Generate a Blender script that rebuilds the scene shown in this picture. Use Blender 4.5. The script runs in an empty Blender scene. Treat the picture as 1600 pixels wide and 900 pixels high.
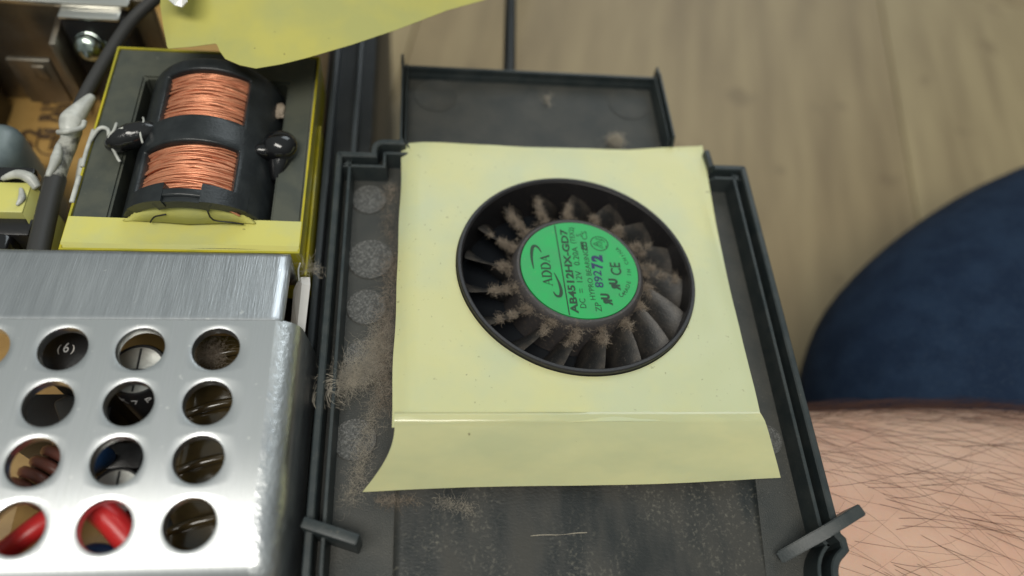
import bpy, bmesh, math, random
from mathutils import Vector, Matrix, noise, Quaternion
random.seed(7)
SC = bpy.context.scene
COL = SC.collection
SC.unit_settings.scale_length = 0.01            # one unit is one centimetre
PI = math.pi

# ------------------------------------------------------------------ camera
cam_d = bpy.data.cameras.new('camera'); cam = bpy.data.objects.new('camera', cam_d); COL.objects.link(cam)
cam_d.sensor_width = 360.0; cam_d.lens = 261.0
cam_d.clip_start = 0.5; cam_d.clip_end = 600
cam.matrix_world = Matrix(((0.992067, -0.011736, -0.125159, -2.61043),
                           (-0.051574, 0.869986, -0.490371, -6.23852),
                           (0.114641, 0.492936, 0.862480, 11.11269),
                           (0, 0, 0, 1)))
cam_d.dof.use_dof = True
cam_d.dof.focus_distance = 11.6
cam_d.dof.aperture_fstop = 0.95
SC.camera = cam

# ------------------------------------------------------------------ world and lamps (indoor, no sky)
w = bpy.data.worlds.new('World'); SC.world = w; w.use_nodes = True
bg = w.node_tree.nodes['Background']
bg.inputs[1].default_value = 1.0
_n = w.node_tree.nodes; _l = w.node_tree.links
_tc = _n.new('ShaderNodeTexCoord'); _sx = _n.new('ShaderNodeSeparateXYZ'); _cr = _n.new('ShaderNodeValToRGB')      # dim walls, lighter ceiling
_l.new(_tc.outputs['Generated'], _sx.inputs[0]); _l.new(_sx.outputs['Z'], _cr.inputs[0]); _l.new(_cr.outputs[0], bg.inputs[0])
_cr.color_ramp.elements[0].position = 0.10; _cr.color_ramp.elements[0].color = (0.115, 0.122, 0.115, 1)
_cr.color_ramp.elements[1].position = 0.85; _cr.color_ramp.elements[1].color = (0.33, 0.36, 0.35, 1)

def area(name, loc, target, sx, sy, power, col):
    l = bpy.data.lights.new(name, 'AREA'); l.shape = 'RECTANGLE'; l.size = sx; l.size_y = sy
    l.energy = power; l.color = col
    o = bpy.data.objects.new(name, l); COL.objects.link(o); o.location = loc
    d = Vector(target) - Vector(loc); o.rotation_euler = d.to_track_quat('-Z', 'Y').to_euler()
    return o
area('ceiling_lamp', (-26, -50, 150), (-4, 0, 0), 112, 46, 208000, (1.0, 0.96, 0.88))
area('window_light', (60, 150, 120), (0, 0, 0), 110, 90, 90000, (0.86, 0.95, 1.0))

vs = SC.view_settings
vs.view_transform = 'Standard'; vs.look = 'None'; vs.gamma = 1.0; vs.use_curve_mapping = False; vs.exposure = 0.0

# ------------------------------------------------------------------ materials
M = {}
def mat(name, col, rough=0.5, metal=0.0, col2=None, nscale=4.0, nstretch=(1, 1, 1), lo=0.4, hi=0.6, detail=4,
        bump=0.0, bscale=40.0, bstretch=(1, 1, 1), speck=None, sscale=30.0, slo=0.58, shi=0.66, sfac=1.0, spatch=None,
        rough2=None, coat=0.0, sss=0.0, spec=0.5, trans=0.0, ior=1.45, rot=None):
    m = bpy.data.materials.new(name); m.use_nodes = True
    nt = m.node_tree; N = nt.nodes; L = nt.links
    b = N['Principled BSDF']
    b.inputs['Base Color'].default_value = (*col, 1); b.inputs['Roughness'].default_value = rough
    b.inputs['Metallic'].default_value = metal; b.inputs['Specular IOR Level'].default_value = spec
    b.inputs['IOR'].default_value = ior
    if coat: b.inputs['Coat Weight'].default_value = coat; b.inputs['Coat Roughness'].default_value = 0.12
    if sss:
        b.inputs['Subsurface Weight'].default_value = sss
        b.inputs['Subsurface Radius'].default_value = (0.35, 0.14, 0.07); b.inputs['Subsurface Scale'].default_value = 0.6
    if trans: b.inputs['Transmission Weight'].default_value = trans
    tc = N.new('ShaderNodeTexCoord')
    def coords(st):
        mp = N.new('ShaderNodeMapping'); mp.inputs['Scale'].default_value = st
        if rot: mp.inputs['Rotation'].default_value = rot
        L.new(tc.outputs['Object'], mp.inputs['Vector']); return mp.outputs[0]
    def nz(scale, st, det=4, rg=0.55):
        t = N.new('ShaderNodeTexNoise'); t.inputs['Scale'].default_value = scale
        t.inputs['Detail'].default_value = det; t.inputs['Roughness'].default_value = rg
        L.new(coords(st), t.inputs['Vector']); return t.outputs['Fac']
    def ramp(fac, a, z):
        r = N.new('ShaderNodeMapRange'); r.inputs['From Min'].default_value = a; r.inputs['From Max'].default_value = z
        L.new(fac, r.inputs['Value']); return r.outputs[0]
    cur = None
    def mixcol(fac, a_sock, a_val, bcol):
        x = N.new('ShaderNodeMix'); x.data_type = 'RGBA'
        if a_sock: L.new(a_sock, x.inputs[6])
        else: x.inputs[6].default_value = (*a_val, 1)
        x.inputs[7].default_value = (*bcol, 1); L.new(fac, x.inputs[0]); return x.outputs[2]
    if col2:
        f = ramp(nz(nscale, nstretch, detail), lo, hi)
        cur = mixcol(f, None, col, col2)
        if rough2 is not None:
            r = N.new('ShaderNodeMapRange'); r.inputs['To Min'].default_value = rough; r.inputs['To Max'].default_value = rough2
            L.new(f, r.inputs['Value']); L.new(r.outputs[0], b.inputs['Roughness'])
    if speck:
        f = ramp(nz(sscale, (1, 1, 1), 3, 0.6), slo, shi)
        mu = N.new('ShaderNodeMath'); mu.operation = 'MULTIPLY'; mu.inputs[1].default_value = sfac; L.new(f, mu.inputs[0]); f = mu.outputs[0]
        if spatch:
            g = ramp(nz(spatch[0], (1, 1, 1), 3), spatch[1], spatch[2])
            mm = N.new('ShaderNodeMath'); mm.operation = 'MULTIPLY'; L.new(f, mm.inputs[0]); L.new(g, mm.inputs[1]); f = mm.outputs[0]
        cur = mixcol(f, cur, col, speck)
    if cur: L.new(cur, b.inputs['Base Color'])
    if bump:
        bp = N.new('ShaderNodeBump'); bp.inputs['Strength'].default_value = bump; bp.inputs['Distance'].default_value = 0.02
        L.new(nz(bscale, bstretch, 3), bp.inputs['Height']); L.new(bp.outputs[0], b.inputs['Normal'])
    M[name] = m
    return m

mat('plank', (0.258, 0.200, 0.106), 0.5, col2=(0.185, 0.137, 0.070), nscale=0.35, nstretch=(3.0, 0.35, 1), lo=0.35, hi=0.68, detail=6,
    speck=(0.14, 0.10, 0.05), sscale=0.55, slo=0.62, shi=0.72, sfac=0.6)
mat('plank_pale', (0.288, 0.230, 0.124), 0.5, col2=(0.200, 0.152, 0.079), nscale=0.4, nstretch=(3.0, 0.3, 1), lo=0.35, hi=0.7, detail=6,
    speck=(0.14, 0.10, 0.05), sscale=0.5, slo=0.62, shi=0.72, sfac=0.6)
mat('tray', (0.030, 0.033, 0.031), 0.52, col2=(0.048, 0.048, 0.042), nscale=1.6, lo=0.35, hi=0.65, bump=0.5, bscale=45,
    speck=(0.17, 0.155, 0.12), sscale=26, slo=0.60, shi=0.72, sfac=0.55, spatch=(1.1, 0.35, 0.65))
mat('tray_wall', (0.022, 0.030, 0.032), 0.42, col2=(0.035, 0.042, 0.042), nscale=3, bump=0.15, bscale=40,
    speck=(0.17, 0.155, 0.12), sscale=24, slo=0.66, shi=0.74, sfac=0.5)
mat('mark_disc', (0.055, 0.056, 0.053), 0.6, bump=1.0, bscale=24, speck=(0.19, 0.19, 0.18), sscale=34, slo=0.45, shi=0.68, sfac=0.8)
mat('strip', (0.017, 0.020, 0.020), 0.38, bump=0.25, bscale=16, bstretch=(1, 1.8, 1),
    col2=(0.037, 0.036, 0.031), nscale=0.75, nstretch=(1.6, 0.5, 1), lo=0.40, hi=0.56, rough2=0.6,
    speck=(0.16, 0.15, 0.12), sscale=20, slo=0.54, shi=0.74, sfac=0.6, spatch=(0.7, 0.42, 0.55))
mat('fan_plastic', (0.018, 0.017, 0.018), 0.42, bump=0.15, bscale=50, speck=(0.14, 0.10, 0.075), sscale=18, slo=0.6, shi=0.75, sfac=0.3)
mat('blade', (0.017, 0.017, 0.017), 0.42, bump=0.3, bscale=40, col2=(0.045, 0.039, 0.033), nscale=3.5, lo=0.42, hi=0.68,
    speck=(0.18, 0.15, 0.12), sscale=34, slo=0.6, shi=0.72, sfac=0.5)
mat('fan_well', (0.004, 0.006, 0.009), 0.5, bump=0.1)  # near-black colour stands in for the shade down in the well
mat('hub', (0.05, 0.046, 0.046), 0.45, bump=0.35, bscale=35, speck=(0.16, 0.12, 0.09), sscale=14, slo=0.55, shi=0.72, sfac=0.5)
mat('green', (0.010, 0.37, 0.085), 0.42, col2=(0.022, 0.33, 0.09), nscale=2.5, speck=(0.20, 0.33, 0.12), sscale=11, slo=0.66, shi=0.74, sfac=0.6)
mat('ink', (0.012, 0.045, 0.02), 0.5, bump=0.05)
mat('marker', (0.006, 0.012, 0.075), 0.4, bump=0.05)
mat('sheet', (0.63, 0.60, 0.30), 0.34, col2=(0.555, 0.565, 0.335), nscale=0.55, lo=0.40, hi=0.60, bump=0.2, bscale=2.2,
    speck=(0.20, 0.17, 0.09), sscale=11, slo=0.665, shi=0.72, sfac=0.7, spatch=(0.8, 0.42, 0.62), sss=0.15)
mat('flap', (0.59, 0.565, 0.30), 0.14, col2=(0.51, 0.51, 0.285), nscale=0.9, nstretch=(0.6, 1.6, 1), lo=0.4, hi=0.6, bump=0.12, bscale=2.2,
    bstretch=(0.7, 2, 1), speck=(0.16, 0.13, 0.07), sscale=5, slo=0.74, shi=0.76, sfac=0.7, sss=0.12, coat=0.5)
mat('film', (0.48, 0.45, 0.12), 0.30, col2=(0.40, 0.40, 0.14), nscale=0.6, bump=0.3, bscale=1.6, speck=(0.14, 0.11, 0.05), sscale=9, slo=0.72, shi=0.75, sfac=0.8)
mat('yellow_tape', (0.58, 0.55, 0.155), 0.34, col2=(0.52, 0.52, 0.20), nscale=1.2, bump=0.15, bscale=2.5, speck=(0.14, 0.11, 0.05), sscale=7, slo=0.735, shi=0.75, sfac=0.7)
mat('yellow_edge', (0.48, 0.40, 0.02), 0.28, col2=(0.36, 0.33, 0.03), nscale=2, bump=0.1, bscale=6, coat=0.3)
mat('ferrite', (0.055, 0.062, 0.052), 0.45, col2=(0.075, 0.08, 0.062), nscale=2.2, bump=0.1, bscale=30, speck=(0.24, 0.24, 0.2), sscale=8, slo=0.70, shi=0.74, sfac=0.5)
mat('bobbin', (0.014, 0.017, 0.019), 0.33, col2=(0.022, 0.026, 0.028), nscale=3, bump=0.2, bscale=22)
mat('resin', (0.006, 0.006, 0.007), 0.12, bump=0.25, bscale=5, coat=0.5)
mat('foil', (0.010, 0.010, 0.011), 0.16, bump=1.0, bscale=6, coat=0.5)
mat('copper', (0.76, 0.345, 0.20), 0.42, 0.6, col2=(0.56, 0.21, 0.115), nscale=7, nstretch=(0.3, 2, 1), lo=0.35, hi=0.7, bump=0.2, bscale=30)
mat('silicone', (0.55, 0.56, 0.52), 0.35, bump=0.4, bscale=8, col2=(0.40, 0.41, 0.38), nscale=4)
mat('alu', (0.70, 0.72, 0.725), 0.32, 1.0, col2=(0.59, 0.61, 0.625), nscale=1.3, nstretch=(6, 0.4, 1), lo=0.3, hi=0.75, rough2=0.38,
    bump=0.10, bscale=6, bstretch=(6, 0.3, 1), speck=(0.97, 0.97, 0.95), sscale=9, slo=0.69, shi=0.72, sfac=0.8)
mat('alu_band', (0.72, 0.74, 0.76), 0.36, 1.0, col2=(0.58, 0.60, 0.62), nscale=1.5, nstretch=(5, 0.5, 1), lo=0.3, hi=0.7,
    bump=0.25, bscale=8, bstretch=(6, 0.3, 1), speck=(0.95, 0.95, 0.93), sscale=8, slo=0.70, shi=0.73, sfac=0.8)
mat('alu_rough', (0.78, 0.80, 0.81), 0.34, 1.0, col2=(0.62, 0.64, 0.66), nscale=3, nstretch=(1, .4, 1), bump=0.7, bscale=9, bstretch=(1.3, 0.8, 1))
mat('pcb', (0.42, 0.26, 0.085), 0.4, col2=(0.34, 0.20, 0.06), nscale=1.5, bump=0.1, bscale=12)
mat('pcb_print', (0.06, 0.035, 0.02), 0.5, bump=0.05)
mat('chassis', (0.014, 0.017, 0.019), 0.4, col2=(0.022, 0.025, 0.027), nscale=2, bump=0.15, bscale=25)
mat('chassis_ridge', (0.05, 0.060, 0.068), 0.34, bump=0.1, bscale=25)  # colour lifted to carry the blue-grey highlights of the rails
mat('brown_wall', (0.05, 0.032, 0.02), 0.5, bump=0.1)
mat('steel', (0.33, 0.30, 0.25), 0.4, 0.9, col2=(0.26, 0.22, 0.17), nscale=1.2, bump=0.15, bscale=10)
mat('steel_bright', (0.70, 0.69, 0.64), 0.3, 1.0, bump=0.15, bscale=10)
mat('screw_zinc', (0.62, 0.70, 0.68), 0.22, 1.0, col2=(0.45, 0.52, 0.45), nscale=5, bump=0.2, bscale=8)
mat('black_part', (0.012, 0.012, 0.013), 0.38, bump=0.15, bscale=20)
mat('rubber', (0.016, 0.018, 0.019), 0.5, bump=0.2, bscale=20)
mat('sleeve', (0.035, 0.035, 0.034), 0.55, bump=0.15, bscale=20)
mat('braid', (0.11, 0.11, 0.10), 0.5, col2=(0.42, 0.42, 0.38), nscale=6, lo=0.42, hi=0.6, bump=0.8, bscale=12)
mat('disc_grey', (0.12, 0.155, 0.165), 0.3, col2=(0.17, 0.21, 0.215), nscale=2, bump=0.1)
mat('cap_top', (0.62, 0.62, 0.58), 0.38, 0.9, bump=0.2, bscale=20)
mat('white_print', (0.62, 0.62, 0.62), 0.5, bump=0.05)
mat('red_wire', (0.50, 0.022, 0.024), 0.32, bump=0.1, bscale=8)
mat('blue_part', (0.03, 0.085, 0.22), 0.3, bump=0.1, bscale=8)
mat('brown_coil', (0.15, 0.055, 0.04), 0.35, bump=0.2, bscale=20)
mat('varnish', (0.085, 0.06, 0.022), 0.14, col2=(0.05, 0.035, 0.015), nscale=1.2, bump=0.5, bscale=2.2, coat=0.5)
mat('pale_plastic', (0.62, 0.60, 0.57), 0.4, bump=0.2, bscale=8)
mat('dust', (0.34, 0.285, 0.225), 0.95, col2=(0.22, 0.18, 0.14), nscale=5, spec=0.1)
mat('dust_grey', (0.33, 0.30, 0.25), 0.95, col2=(0.42, 0.375, 0.30), nscale=4, spec=0.1)
mat('jeans', (0.007, 0.017, 0.040), 0.85, col2=(0.012, 0.026, 0.055), nscale=1.3, bump=0.6, bscale=14, bstretch=(1, 1.6, 1), speck=(0.028, 0.045, 0.072), sscale=12, slo=0.5, shi=0.8, sfac=0.5, spec=0.2)
mat('skin', (0.53, 0.325, 0.235), 0.5, col2=(0.59, 0.39, 0.29), nscale=0.6, lo=0.35, hi=0.65, bump=0.5, bscale=16, sss=0.3,
    speck=(0.62, 0.30, 0.22), sscale=0.8, slo=0.55, shi=0.75, sfac=0.28)
mat('hair', (0.075, 0.033, 0.02), 0.45, spec=0.3, bump=0.02)
mat('clear', (0.75, 0.76, 0.74), 0.2, bump=0.6, bscale=3)

# ------------------------------------------------------------------ mesh helpers
def link(name, me, parent=None, material=None, smooth=False):
    o = bpy.data.objects.new(name, me); COL.objects.link(o)
    if material: me.materials.append(M[material])
    if parent: o.parent = parent
    if smooth:
        for p in me.polygons: p.use_smooth = True
    return o
def from_bm(name, bm, parent=None, material=None, smooth=False, recalc=True):
    if recalc: bmesh.ops.recalc_face_normals(bm, faces=bm.faces[:])
    me = bpy.data.meshes.new(name); bm.to_mesh(me); bm.free()
    return link(name, me, parent, material, smooth)
def from_py(name, v, f, parent=None, material=None, smooth=False):
    me = bpy.data.meshes.new(name); me.from_pydata([tuple(p) for p in v], [], f); me.update()
    return link(name, me, parent, material, smooth)
def auto_smooth(o, ang=40):
    me = o.data; bm = bmesh.new(); bm.from_mesh(me)
    for e in bm.edges:
        e.smooth = not (len(e.link_faces) == 2 and e.calc_face_angle(0) > math.radians(ang))
    for f in bm.faces: f.smooth = True
    bm.to_mesh(me); bm.free(); return o
def thing(name, label, cat, loc=(0, 0, 0), group=None):
    o = bpy.data.objects.new(name, None); COL.objects.link(o); o.location = loc
    o.empty_display_size = 0.3
    o['label'] = label; o['category'] = cat
    if group: o['group'] = group
    return o
def tag(o, label, cat, group=None, kind=None):
    o['label'] = label; o['category'] = cat
    if group: o['group'] = group
    if kind: o['kind'] = kind
    return o
def bm_box(bm, c, s, rot=None, bevel=0.0, seg=2):
    r = bmesh.ops.create_cube(bm, size=1.0); vs_ = r['verts']
    bmesh.ops.scale(bm, vec=s, verts=vs_)
    if bevel:
        es = list({e for v in vs_ for e in v.link_edges})
        rr = bmesh.ops.bevel(bm, geom=es, offset=bevel, segments=seg, affect='EDGES', profile=0.5)
        vs_ = list({v for f in rr['faces'] for v in f.verts} | {v for v in vs_ if v.is_valid})
    if rot: bmesh.ops.rotate(bm, cent=(0, 0, 0), matrix=Matrix.Rotation(rot[0], 3, rot[1]), verts=vs_)
    bmesh.ops.translate(bm, vec=c, verts=vs_)
    return vs_
def box(name, c, s, parent, material, rot=None, bevel=0.0, seg=2):
    bm = bmesh.new(); bm_box(bm, c, s, rot, bevel, seg)
    return auto_smooth(from_bm(name, bm, parent, material))
def prism_bm(bm, pts, z0, z1):
    a = [bm.verts.new((x, y, z0)) for x, y in pts]; b = [bm.verts.new((x, y, z1)) for x, y in pts]
    n = len(pts)
    bm.faces.new(a[::-1]); bm.faces.new(b)
    for i in range(n): bm.faces.new((a[i], a[(i + 1) % n], b[(i + 1) % n], b[i]))
def prism(name, pts, z0, z1, parent, material, bevel=0):
    bm = bmesh.new(); prism_bm(bm, pts, z0, z1)
    if bevel: bmesh.ops.bevel(bm, geom=bm.edges[:], offset=bevel, segments=2, affect='EDGES', profile=0.5)
    return auto_smooth(from_bm(name, bm, parent, material))
def lathe(name, prof, parent, material, seg=64, closed=False):
    v = []; f = []
    n = len(prof)
    for i in range(seg):
        a = 2 * PI * i / seg
        for r, z in prof: v.append((r * math.cos(a), r * math.sin(a), z))
    for i in range(seg):
        j = (i + 1) % seg
        for k in range(n if closed else n - 1):
            k2 = (k + 1) % n
            f.append((i * n + k, j * n + k, j * n + k2, i * n + k2))
    me_o = from_py(name, v, f, parent, material)
    bm = bmesh.new(); bm.from_mesh(me_o.data); bmesh.ops.remove_doubles(bm, verts=bm.verts[:], dist=1e-5)
    bmesh.ops.recalc_face_normals(bm, faces=bm.faces[:]); bm.to_mesh(me_o.data); bm.free()
    return auto_smooth(me_o, 35)
def tube_into(v, f, pts, rad, seg=6, cap=True):
    """append a tube along pts; rad is a number or a list"""
    pts = [Vector(p) for p in pts]; n = len(pts); base = len(v)
    up = None
    for i, p in enumerate(pts):
        t = (pts[min(i + 1, n - 1)] - pts[max(i - 1, 0)])
        if t.length < 1e-9: t = Vector((0, 0, 1))
        t.normalize()
        if up is None: up = Vector((0, 0, 1)) if abs(t.z) < 0.9 else Vector((1, 0, 0))
        a = t.cross(up)
        if a.length < 1e-6: a = t.orthogonal()
        a.normalize(); b = a.cross(t).normalized(); up = b
        r = rad[i] if isinstance(rad, (list, tuple)) else rad
        for k in range(seg):
            an = 2 * PI * k / seg
            v.append(tuple(p + a * (r * math.cos(an)) + b * (r * math.sin(an))))
    for i in range(n - 1):
        for k in range(seg):
            k2 = (k + 1) % seg
            f.append((base + i * seg + k, base + i * seg + k2, base + (i + 1) * seg + k2, base + (i + 1) * seg + k))
    if cap:
        f.append(tuple(base + k for k in range(seg))[::-1]); f.append(tuple(base + (n - 1) * seg + k for k in range(seg)))
def spline(pts, m=8):
    pts = [Vector(p) for p in pts]; out = []
    for i in range(len(pts) - 1):
        p0 = pts[max(i - 1, 0)]; p1 = pts[i]; p2 = pts[i + 1]; p3 = pts[min(i + 2, len(pts) - 1)]
        for k in range(m):
            t = k / m
            out.append(0.5 * ((2 * p1) + (-p0 + p2) * t + (2 * p0 - 5 * p1 + 4 * p2 - p3) * t * t + (-p0 + 3 * p1 - 3 * p2 + p3) * t ** 3))
    out.append(pts[-1]); return out
def tube(name, pts, rad, parent, material, seg=12, m=8):
    v = []; f = []
    P = spline(pts, m)
    if isinstance(rad, (list, tuple)):
        R = []
        for i in range(len(rad) - 1):
            for k in range(m): R.append(rad[i] + (rad[i + 1] - rad[i]) * k / m)
        R.append(rad[-1]); rad = R
    tube_into(v, f, P, rad, seg)
    return from_py(name, v, f, parent, material, True)
def text_obj(name, s, size, parent, material, place, thick=0.002, bold=0.0, sx=1.0, mirror=False, shear=0.0):
    """flat lettering turned into a mesh; place is a 4x4 matrix"""
    cu = bpy.data.curves.new(name, 'FONT'); cu.body = s; cu.size = size; cu.extrude = thick; cu.offset = bold
    cu.align_x = 'CENTER'; cu.align_y = 'CENTER'; cu.resolution_u = 3; cu.shear = shear
    t = bpy.data.objects.new(name + '_tmp', cu); COL.objects.link(t)
    dg = bpy.context.evaluated_depsgraph_get(); dg.update()
    me = bpy.data.meshes.new_from_object(t.evaluated_get(dg))
    bpy.data.objects.remove(t); bpy.data.curves.remove(cu)
    me.materials.clear()
    sc = Matrix.Diagonal((-sx if mirror else sx, 1, 1, 1))
    me.transform(place @ sc)
    if mirror: me.flip_normals()
    me.name = name
    return link(name, me, parent, material)
def join_meshes(name, objs, parent, material):
    bm = bmesh.new()
    for o in objs: bm.from_mesh(o.data)
    for o in objs: bpy.data.objects.remove(o)
    return from_bm(name, bm, parent, material, recalc=False)
def fuzz(name, fn, n, length, rad, parent, material, curl=0.5, seg=7, lift=0.6):
    """tangle of curly fibres; fn() gives a start point and a preferred direction"""
    v = []; f = []
    for _ in range(n):
        p, d = fn(); p = Vector(p); d = Vector(d)
        if d.length < 1e-6: d = Vector((random.gauss(0, 1), random.gauss(0, 1), random.random() * lift))
        d.normalize(); L_ = length * random.uniform(0.4, 1.3); st = L_ / seg
        pts = [p.copy()]
        ax = Vector((random.gauss(0, 1), random.gauss(0, 1), random.gauss(0, 1))).normalized()
        for k in range(seg):
            d = Quaternion(ax, random.gauss(0.25, 0.5) * curl) @ d
            d = (d + Vector((random.gauss(0, 1), random.gauss(0, 1), random.gauss(0, 0.6))) * 0.18 * curl).normalized()
            p = p + d * st; pts.append(p.copy())
        tube_into(v, f, pts, rad * random.uniform(0.6, 1.3), 3, False)
    return from_py(name, v, f, parent, material)
def thin(o, t, off=-1):
    sd = o.modifiers.new('s', 'SOLIDIFY'); sd.thickness = t; sd.offset = off
    es = o.modifiers.new('e', 'EDGE_SPLIT'); es.split_angle = math.radians(45)
    return o
def nz3(x, y, z=0.0, s=1.0): return noise.noise(Vector((x * s, y * s, z)))

# ------------------------------------------------------------------ floor of laminate planks
FZ = -9.0
floor = from_py('floor', [(-90, -70, FZ - 0.35), (110, -70, FZ - 0.35), (110, 110, FZ - 0.35), (-90, 110, FZ - 0.35)], [(0, 1, 2, 3)], None, 'brown_wall')
floor['kind'] = 'structure'
ang = math.radians(-11); ca, sa = math.cos(ang), math.sin(ang)
seam = Vector((16.6, 15.6))
pw = 19.3
for k in range(-5, 5):
    for half, (a0, a1) in enumerate(((-80, 6 + 23 * ((k * 7) % 4)), (6 + 23 * ((k * 7) % 4), 110))):
        bm = bmesh.new()
        x0, x1 = k * pw, (k + 1) * pw
        bm_box(bm, ((x0 + x1) / 2, (a0 + a1) / 2, FZ - 0.15), (pw - 0.03, a1 - a0 - 0.03, 0.3), None, 0.04, 1)
        o = auto_smooth(from_bm('floor_plank', bm, floor, 'plank' if (k + half) % 2 else 'plank_pale'))
        o.rotation_euler = (0, 0, ang); o.location = (seam.x, seam.y, 0)

# ------------------------------------------------------------------ device: chassis, board
dev = thing('device_chassis', 'open black plastic device case whose side wall runs along the left of the fan cover', 'device case', (-8, 1, FZ))
def dloc(o): o.location = (8, -1, -FZ); return o
prof = [(-4.46, -8.7), (-3.50, -8.7), (-3.50, -0.75), (-3.60, -0.62), (-4.40, -0.62), (-4.46, -0.75)]
def extrude_y(name, pr, y0, y1, parent, material, bevel=0.0):
    bm = bmesh.new()
    a = [bm.verts.new((x, y0, z)) for x, z in pr]; b = [bm.verts.new((x, y1, z)) for x, z in pr]
    n = len(pr); bm.faces.new(a); bm.faces.new(b[::-1])
    for i in range(n): bm.faces.new((a[i], b[i], b[(i + 1) % n], a[(i + 1) % n]))
    if bevel:
        es = [e for e in bm.edges if abs((e.verts[0].co - e.verts[1].co).y) > 0.5]
        bmesh.ops.bevel(bm, geom=es, offset=bevel, segments=2, affect='EDGES', profile=0.5)
    return auto_smooth(from_bm(name, bm, parent, material))
dloc(extrude_y('side_wall', prof, -7, 11, dev, 'chassis'))
dloc(extrude_y('ridge', [(-4.44, -0.63), (-4.30, -0.63), (-4.31, -0.28), (-4.43, -0.28)], -7, 11, dev, 'chassis_ridge', 0.03))
dloc(extrude_y('ridge', [(-3.96, -0.63), (-3.84, -0.63), (-3.85, -0.42), (-3.95, -0.42)], -7, 11, dev, 'chassis_ridge', 0.03))
dloc(box('liner', (-4.53, 2, -3.2), (0.06, 17.5, 5.4), dev, 'brown_wall'))
dloc(box('floor_pan', (-11.5, 2, -8.5), (14.2, 18, 0.3), dev, 'chassis', None, 0.05))
dloc(box('back_wall', (-11.5, 10.8, -5.2), (14.2, 0.3, 6.8), dev, 'chassis', None, 0.05))
dloc(box('side_wall', (-18.5, 2, -4.6), (0.4, 18, 8.0), dev, 'chassis', None, 0.05))

pcb = thing('circuit_board', 'tan circuit board with dark printed marks deep inside the open device', 'circuit board', (-11, 2, -2.6))
def ploc(o): o.location = (11, -2, 2.6); return o
ploc(box('board', (-11.4, 1.6, -2.68), (13.6, 16.6, 0.16), pcb, 'pcb', None, 0.02))
def printed(s, x, y, size, rz, **k):
    return text_obj('t', s, size, None, None, Matrix.Translation((x, y, -2.594)) @ Matrix.Rotation(rz, 4, 'Z'), 0.004, **k)
objs = [printed('2', -11.13, 5.35, 0.55, PI / 2 + .1, bold=0.02), printed('R19', -10.95, 6.05, 0.42, PI / 2 + .1, bold=0.02), printed('103', -10.62, 5.95, 0.42, PI / 2, bold=0.02),
        printed('N', -10.75, 5.35, 0.42, PI / 2, bold=0.02), printed('D', -11.2, 4.95, 0.6, PI / 2, bold=0.01), printed('15', -10.55, 4.3, 0.42, PI / 2, bold=0.01)]
v = []; f = []
tube_into(v, f, [(-10.62 + 0.36 * math.cos(a), 5.12 + 0.36 * math.sin(a), -2.592) for a in [2 * PI * i / 40 for i in range(41)]], 0.02, 4)
tube_into(v, f, [(-10.8, 3.75, -2.592), (-10.3, 3.75, -2.592), (-10.3, 4.1, -2.592), (-10.8, 4.1, -2.592), (-10.8, 3.75, -2.592)], 0.018, 4)
for i in range(3): tube_into(v, f, [(-10.68 + 0.06 * i, 4.9, -2.592), (-10.68 + 0.06 * i, 5.35, -2.592)], 0.02, 4)
objs.append(from_py('t', v, f))
ploc(join_meshes('print', objs, pcb, 'pcb_print'))

# ------------------------------------------------------------------ fan cover (black plastic tray)
BZ = -0.12
tray = thing('fan_cover', 'dusty black plastic fan cover tray with raised double rim', 'cover', (0, 0, -0.15))
TL = (0, 0, 0.15)
def arc(cx, cy, r, a0, a1, n=8):
    return [(cx + r * math.cos(math.radians(a0 + (a1 - a0) * i / n)), cy + r * math.sin(math.radians(a0 + (a1 - a0) * i / n))) for i in range(n + 1)]
outl = [(-3.95, -5.7)]
outl += [(-4.12, -4.55)] + arc(-4.06, 2.65, 0.06, 180, 90, 3)
outl += [(-3.50, 2.71)] + arc(-3.26, 2.79, 0.24, 180, 90, 8) + [(-2.99, 3.03), (-2.99, 3.10), (-2.99, 5.08), (-2.99, 5.16)]
outl += [(2.35, 5.16), (2.35, 5.08), (2.38, 3.36), (2.38, 3.14), (2.38, 3.03), (2.62, 3.02), (2.76, 2.98), (2.86, 2.90), (2.90, 2.80), (2.92, 2.69), (3.04, 2.69)]
outl += arc(3.62, 2.63, 0.06, 90, 0, 3) + [(3.68, -4.25), (3.74, -4.32), (3.74, -4.5)] + arc(3.80, -4.86, 0.32, 120, 180, 6) + [(3.46, -5.7)]
def narrow(p): return 0.42 if p[1] > 3.04 else 1.0
def offset(poly, d):
    n = len(poly); out = []
    for i in range(n):
        p0 = Vector(poly[i - 1]); p1 = Vector(poly[i]); p2 = Vector(poly[(i + 1) % n])
        a = (p1 - p0).normalized(); b = (p2 - p1).normalized()
        na = Vector((a.y, -a.x)); nb = Vector((b.y, -b.x))      # clockwise outline: inward is to the right
        k = (na + nb)
        if k.length < 1e-4: k = na
        k.normalize(); c = max(0.45, k.dot(na))
        out.append(p1 + k * (d * narrow(poly[i]) / c))
    return out
def rim(name, prof, material, low):
    n = len(outl); m = len(prof); v = []; f = []
    for d, z in prof:
        for p, q in zip(offset(outl, d), outl):
            zz = z
            if 2.3 < q[0] < 2.95 and 2.6 < q[1] < 3.2: zz = min(z, -0.06)   # dips under the sheet's corner
            if q[1] > 5.14: zz = min(z, low)                    # the far wall is lower than the sides
            v.append((p.x, p.y, zz))
    for k in range(m):
        k2 = (k + 1) % m
        for i in range(n):
            j = (i + 1) % n
            f.append((k * n + i, k * n + j, k2 * n + j, k2 * n + i))
    bm = bmesh.new(); me = bpy.data.meshes.new('t'); me.from_pydata(v, [], f); bm.from_mesh(me); bpy.data.meshes.remove(me)
    o = auto_smooth(from_bm(name, bm, tray, material), 35); o.location = TL; return o
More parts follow.
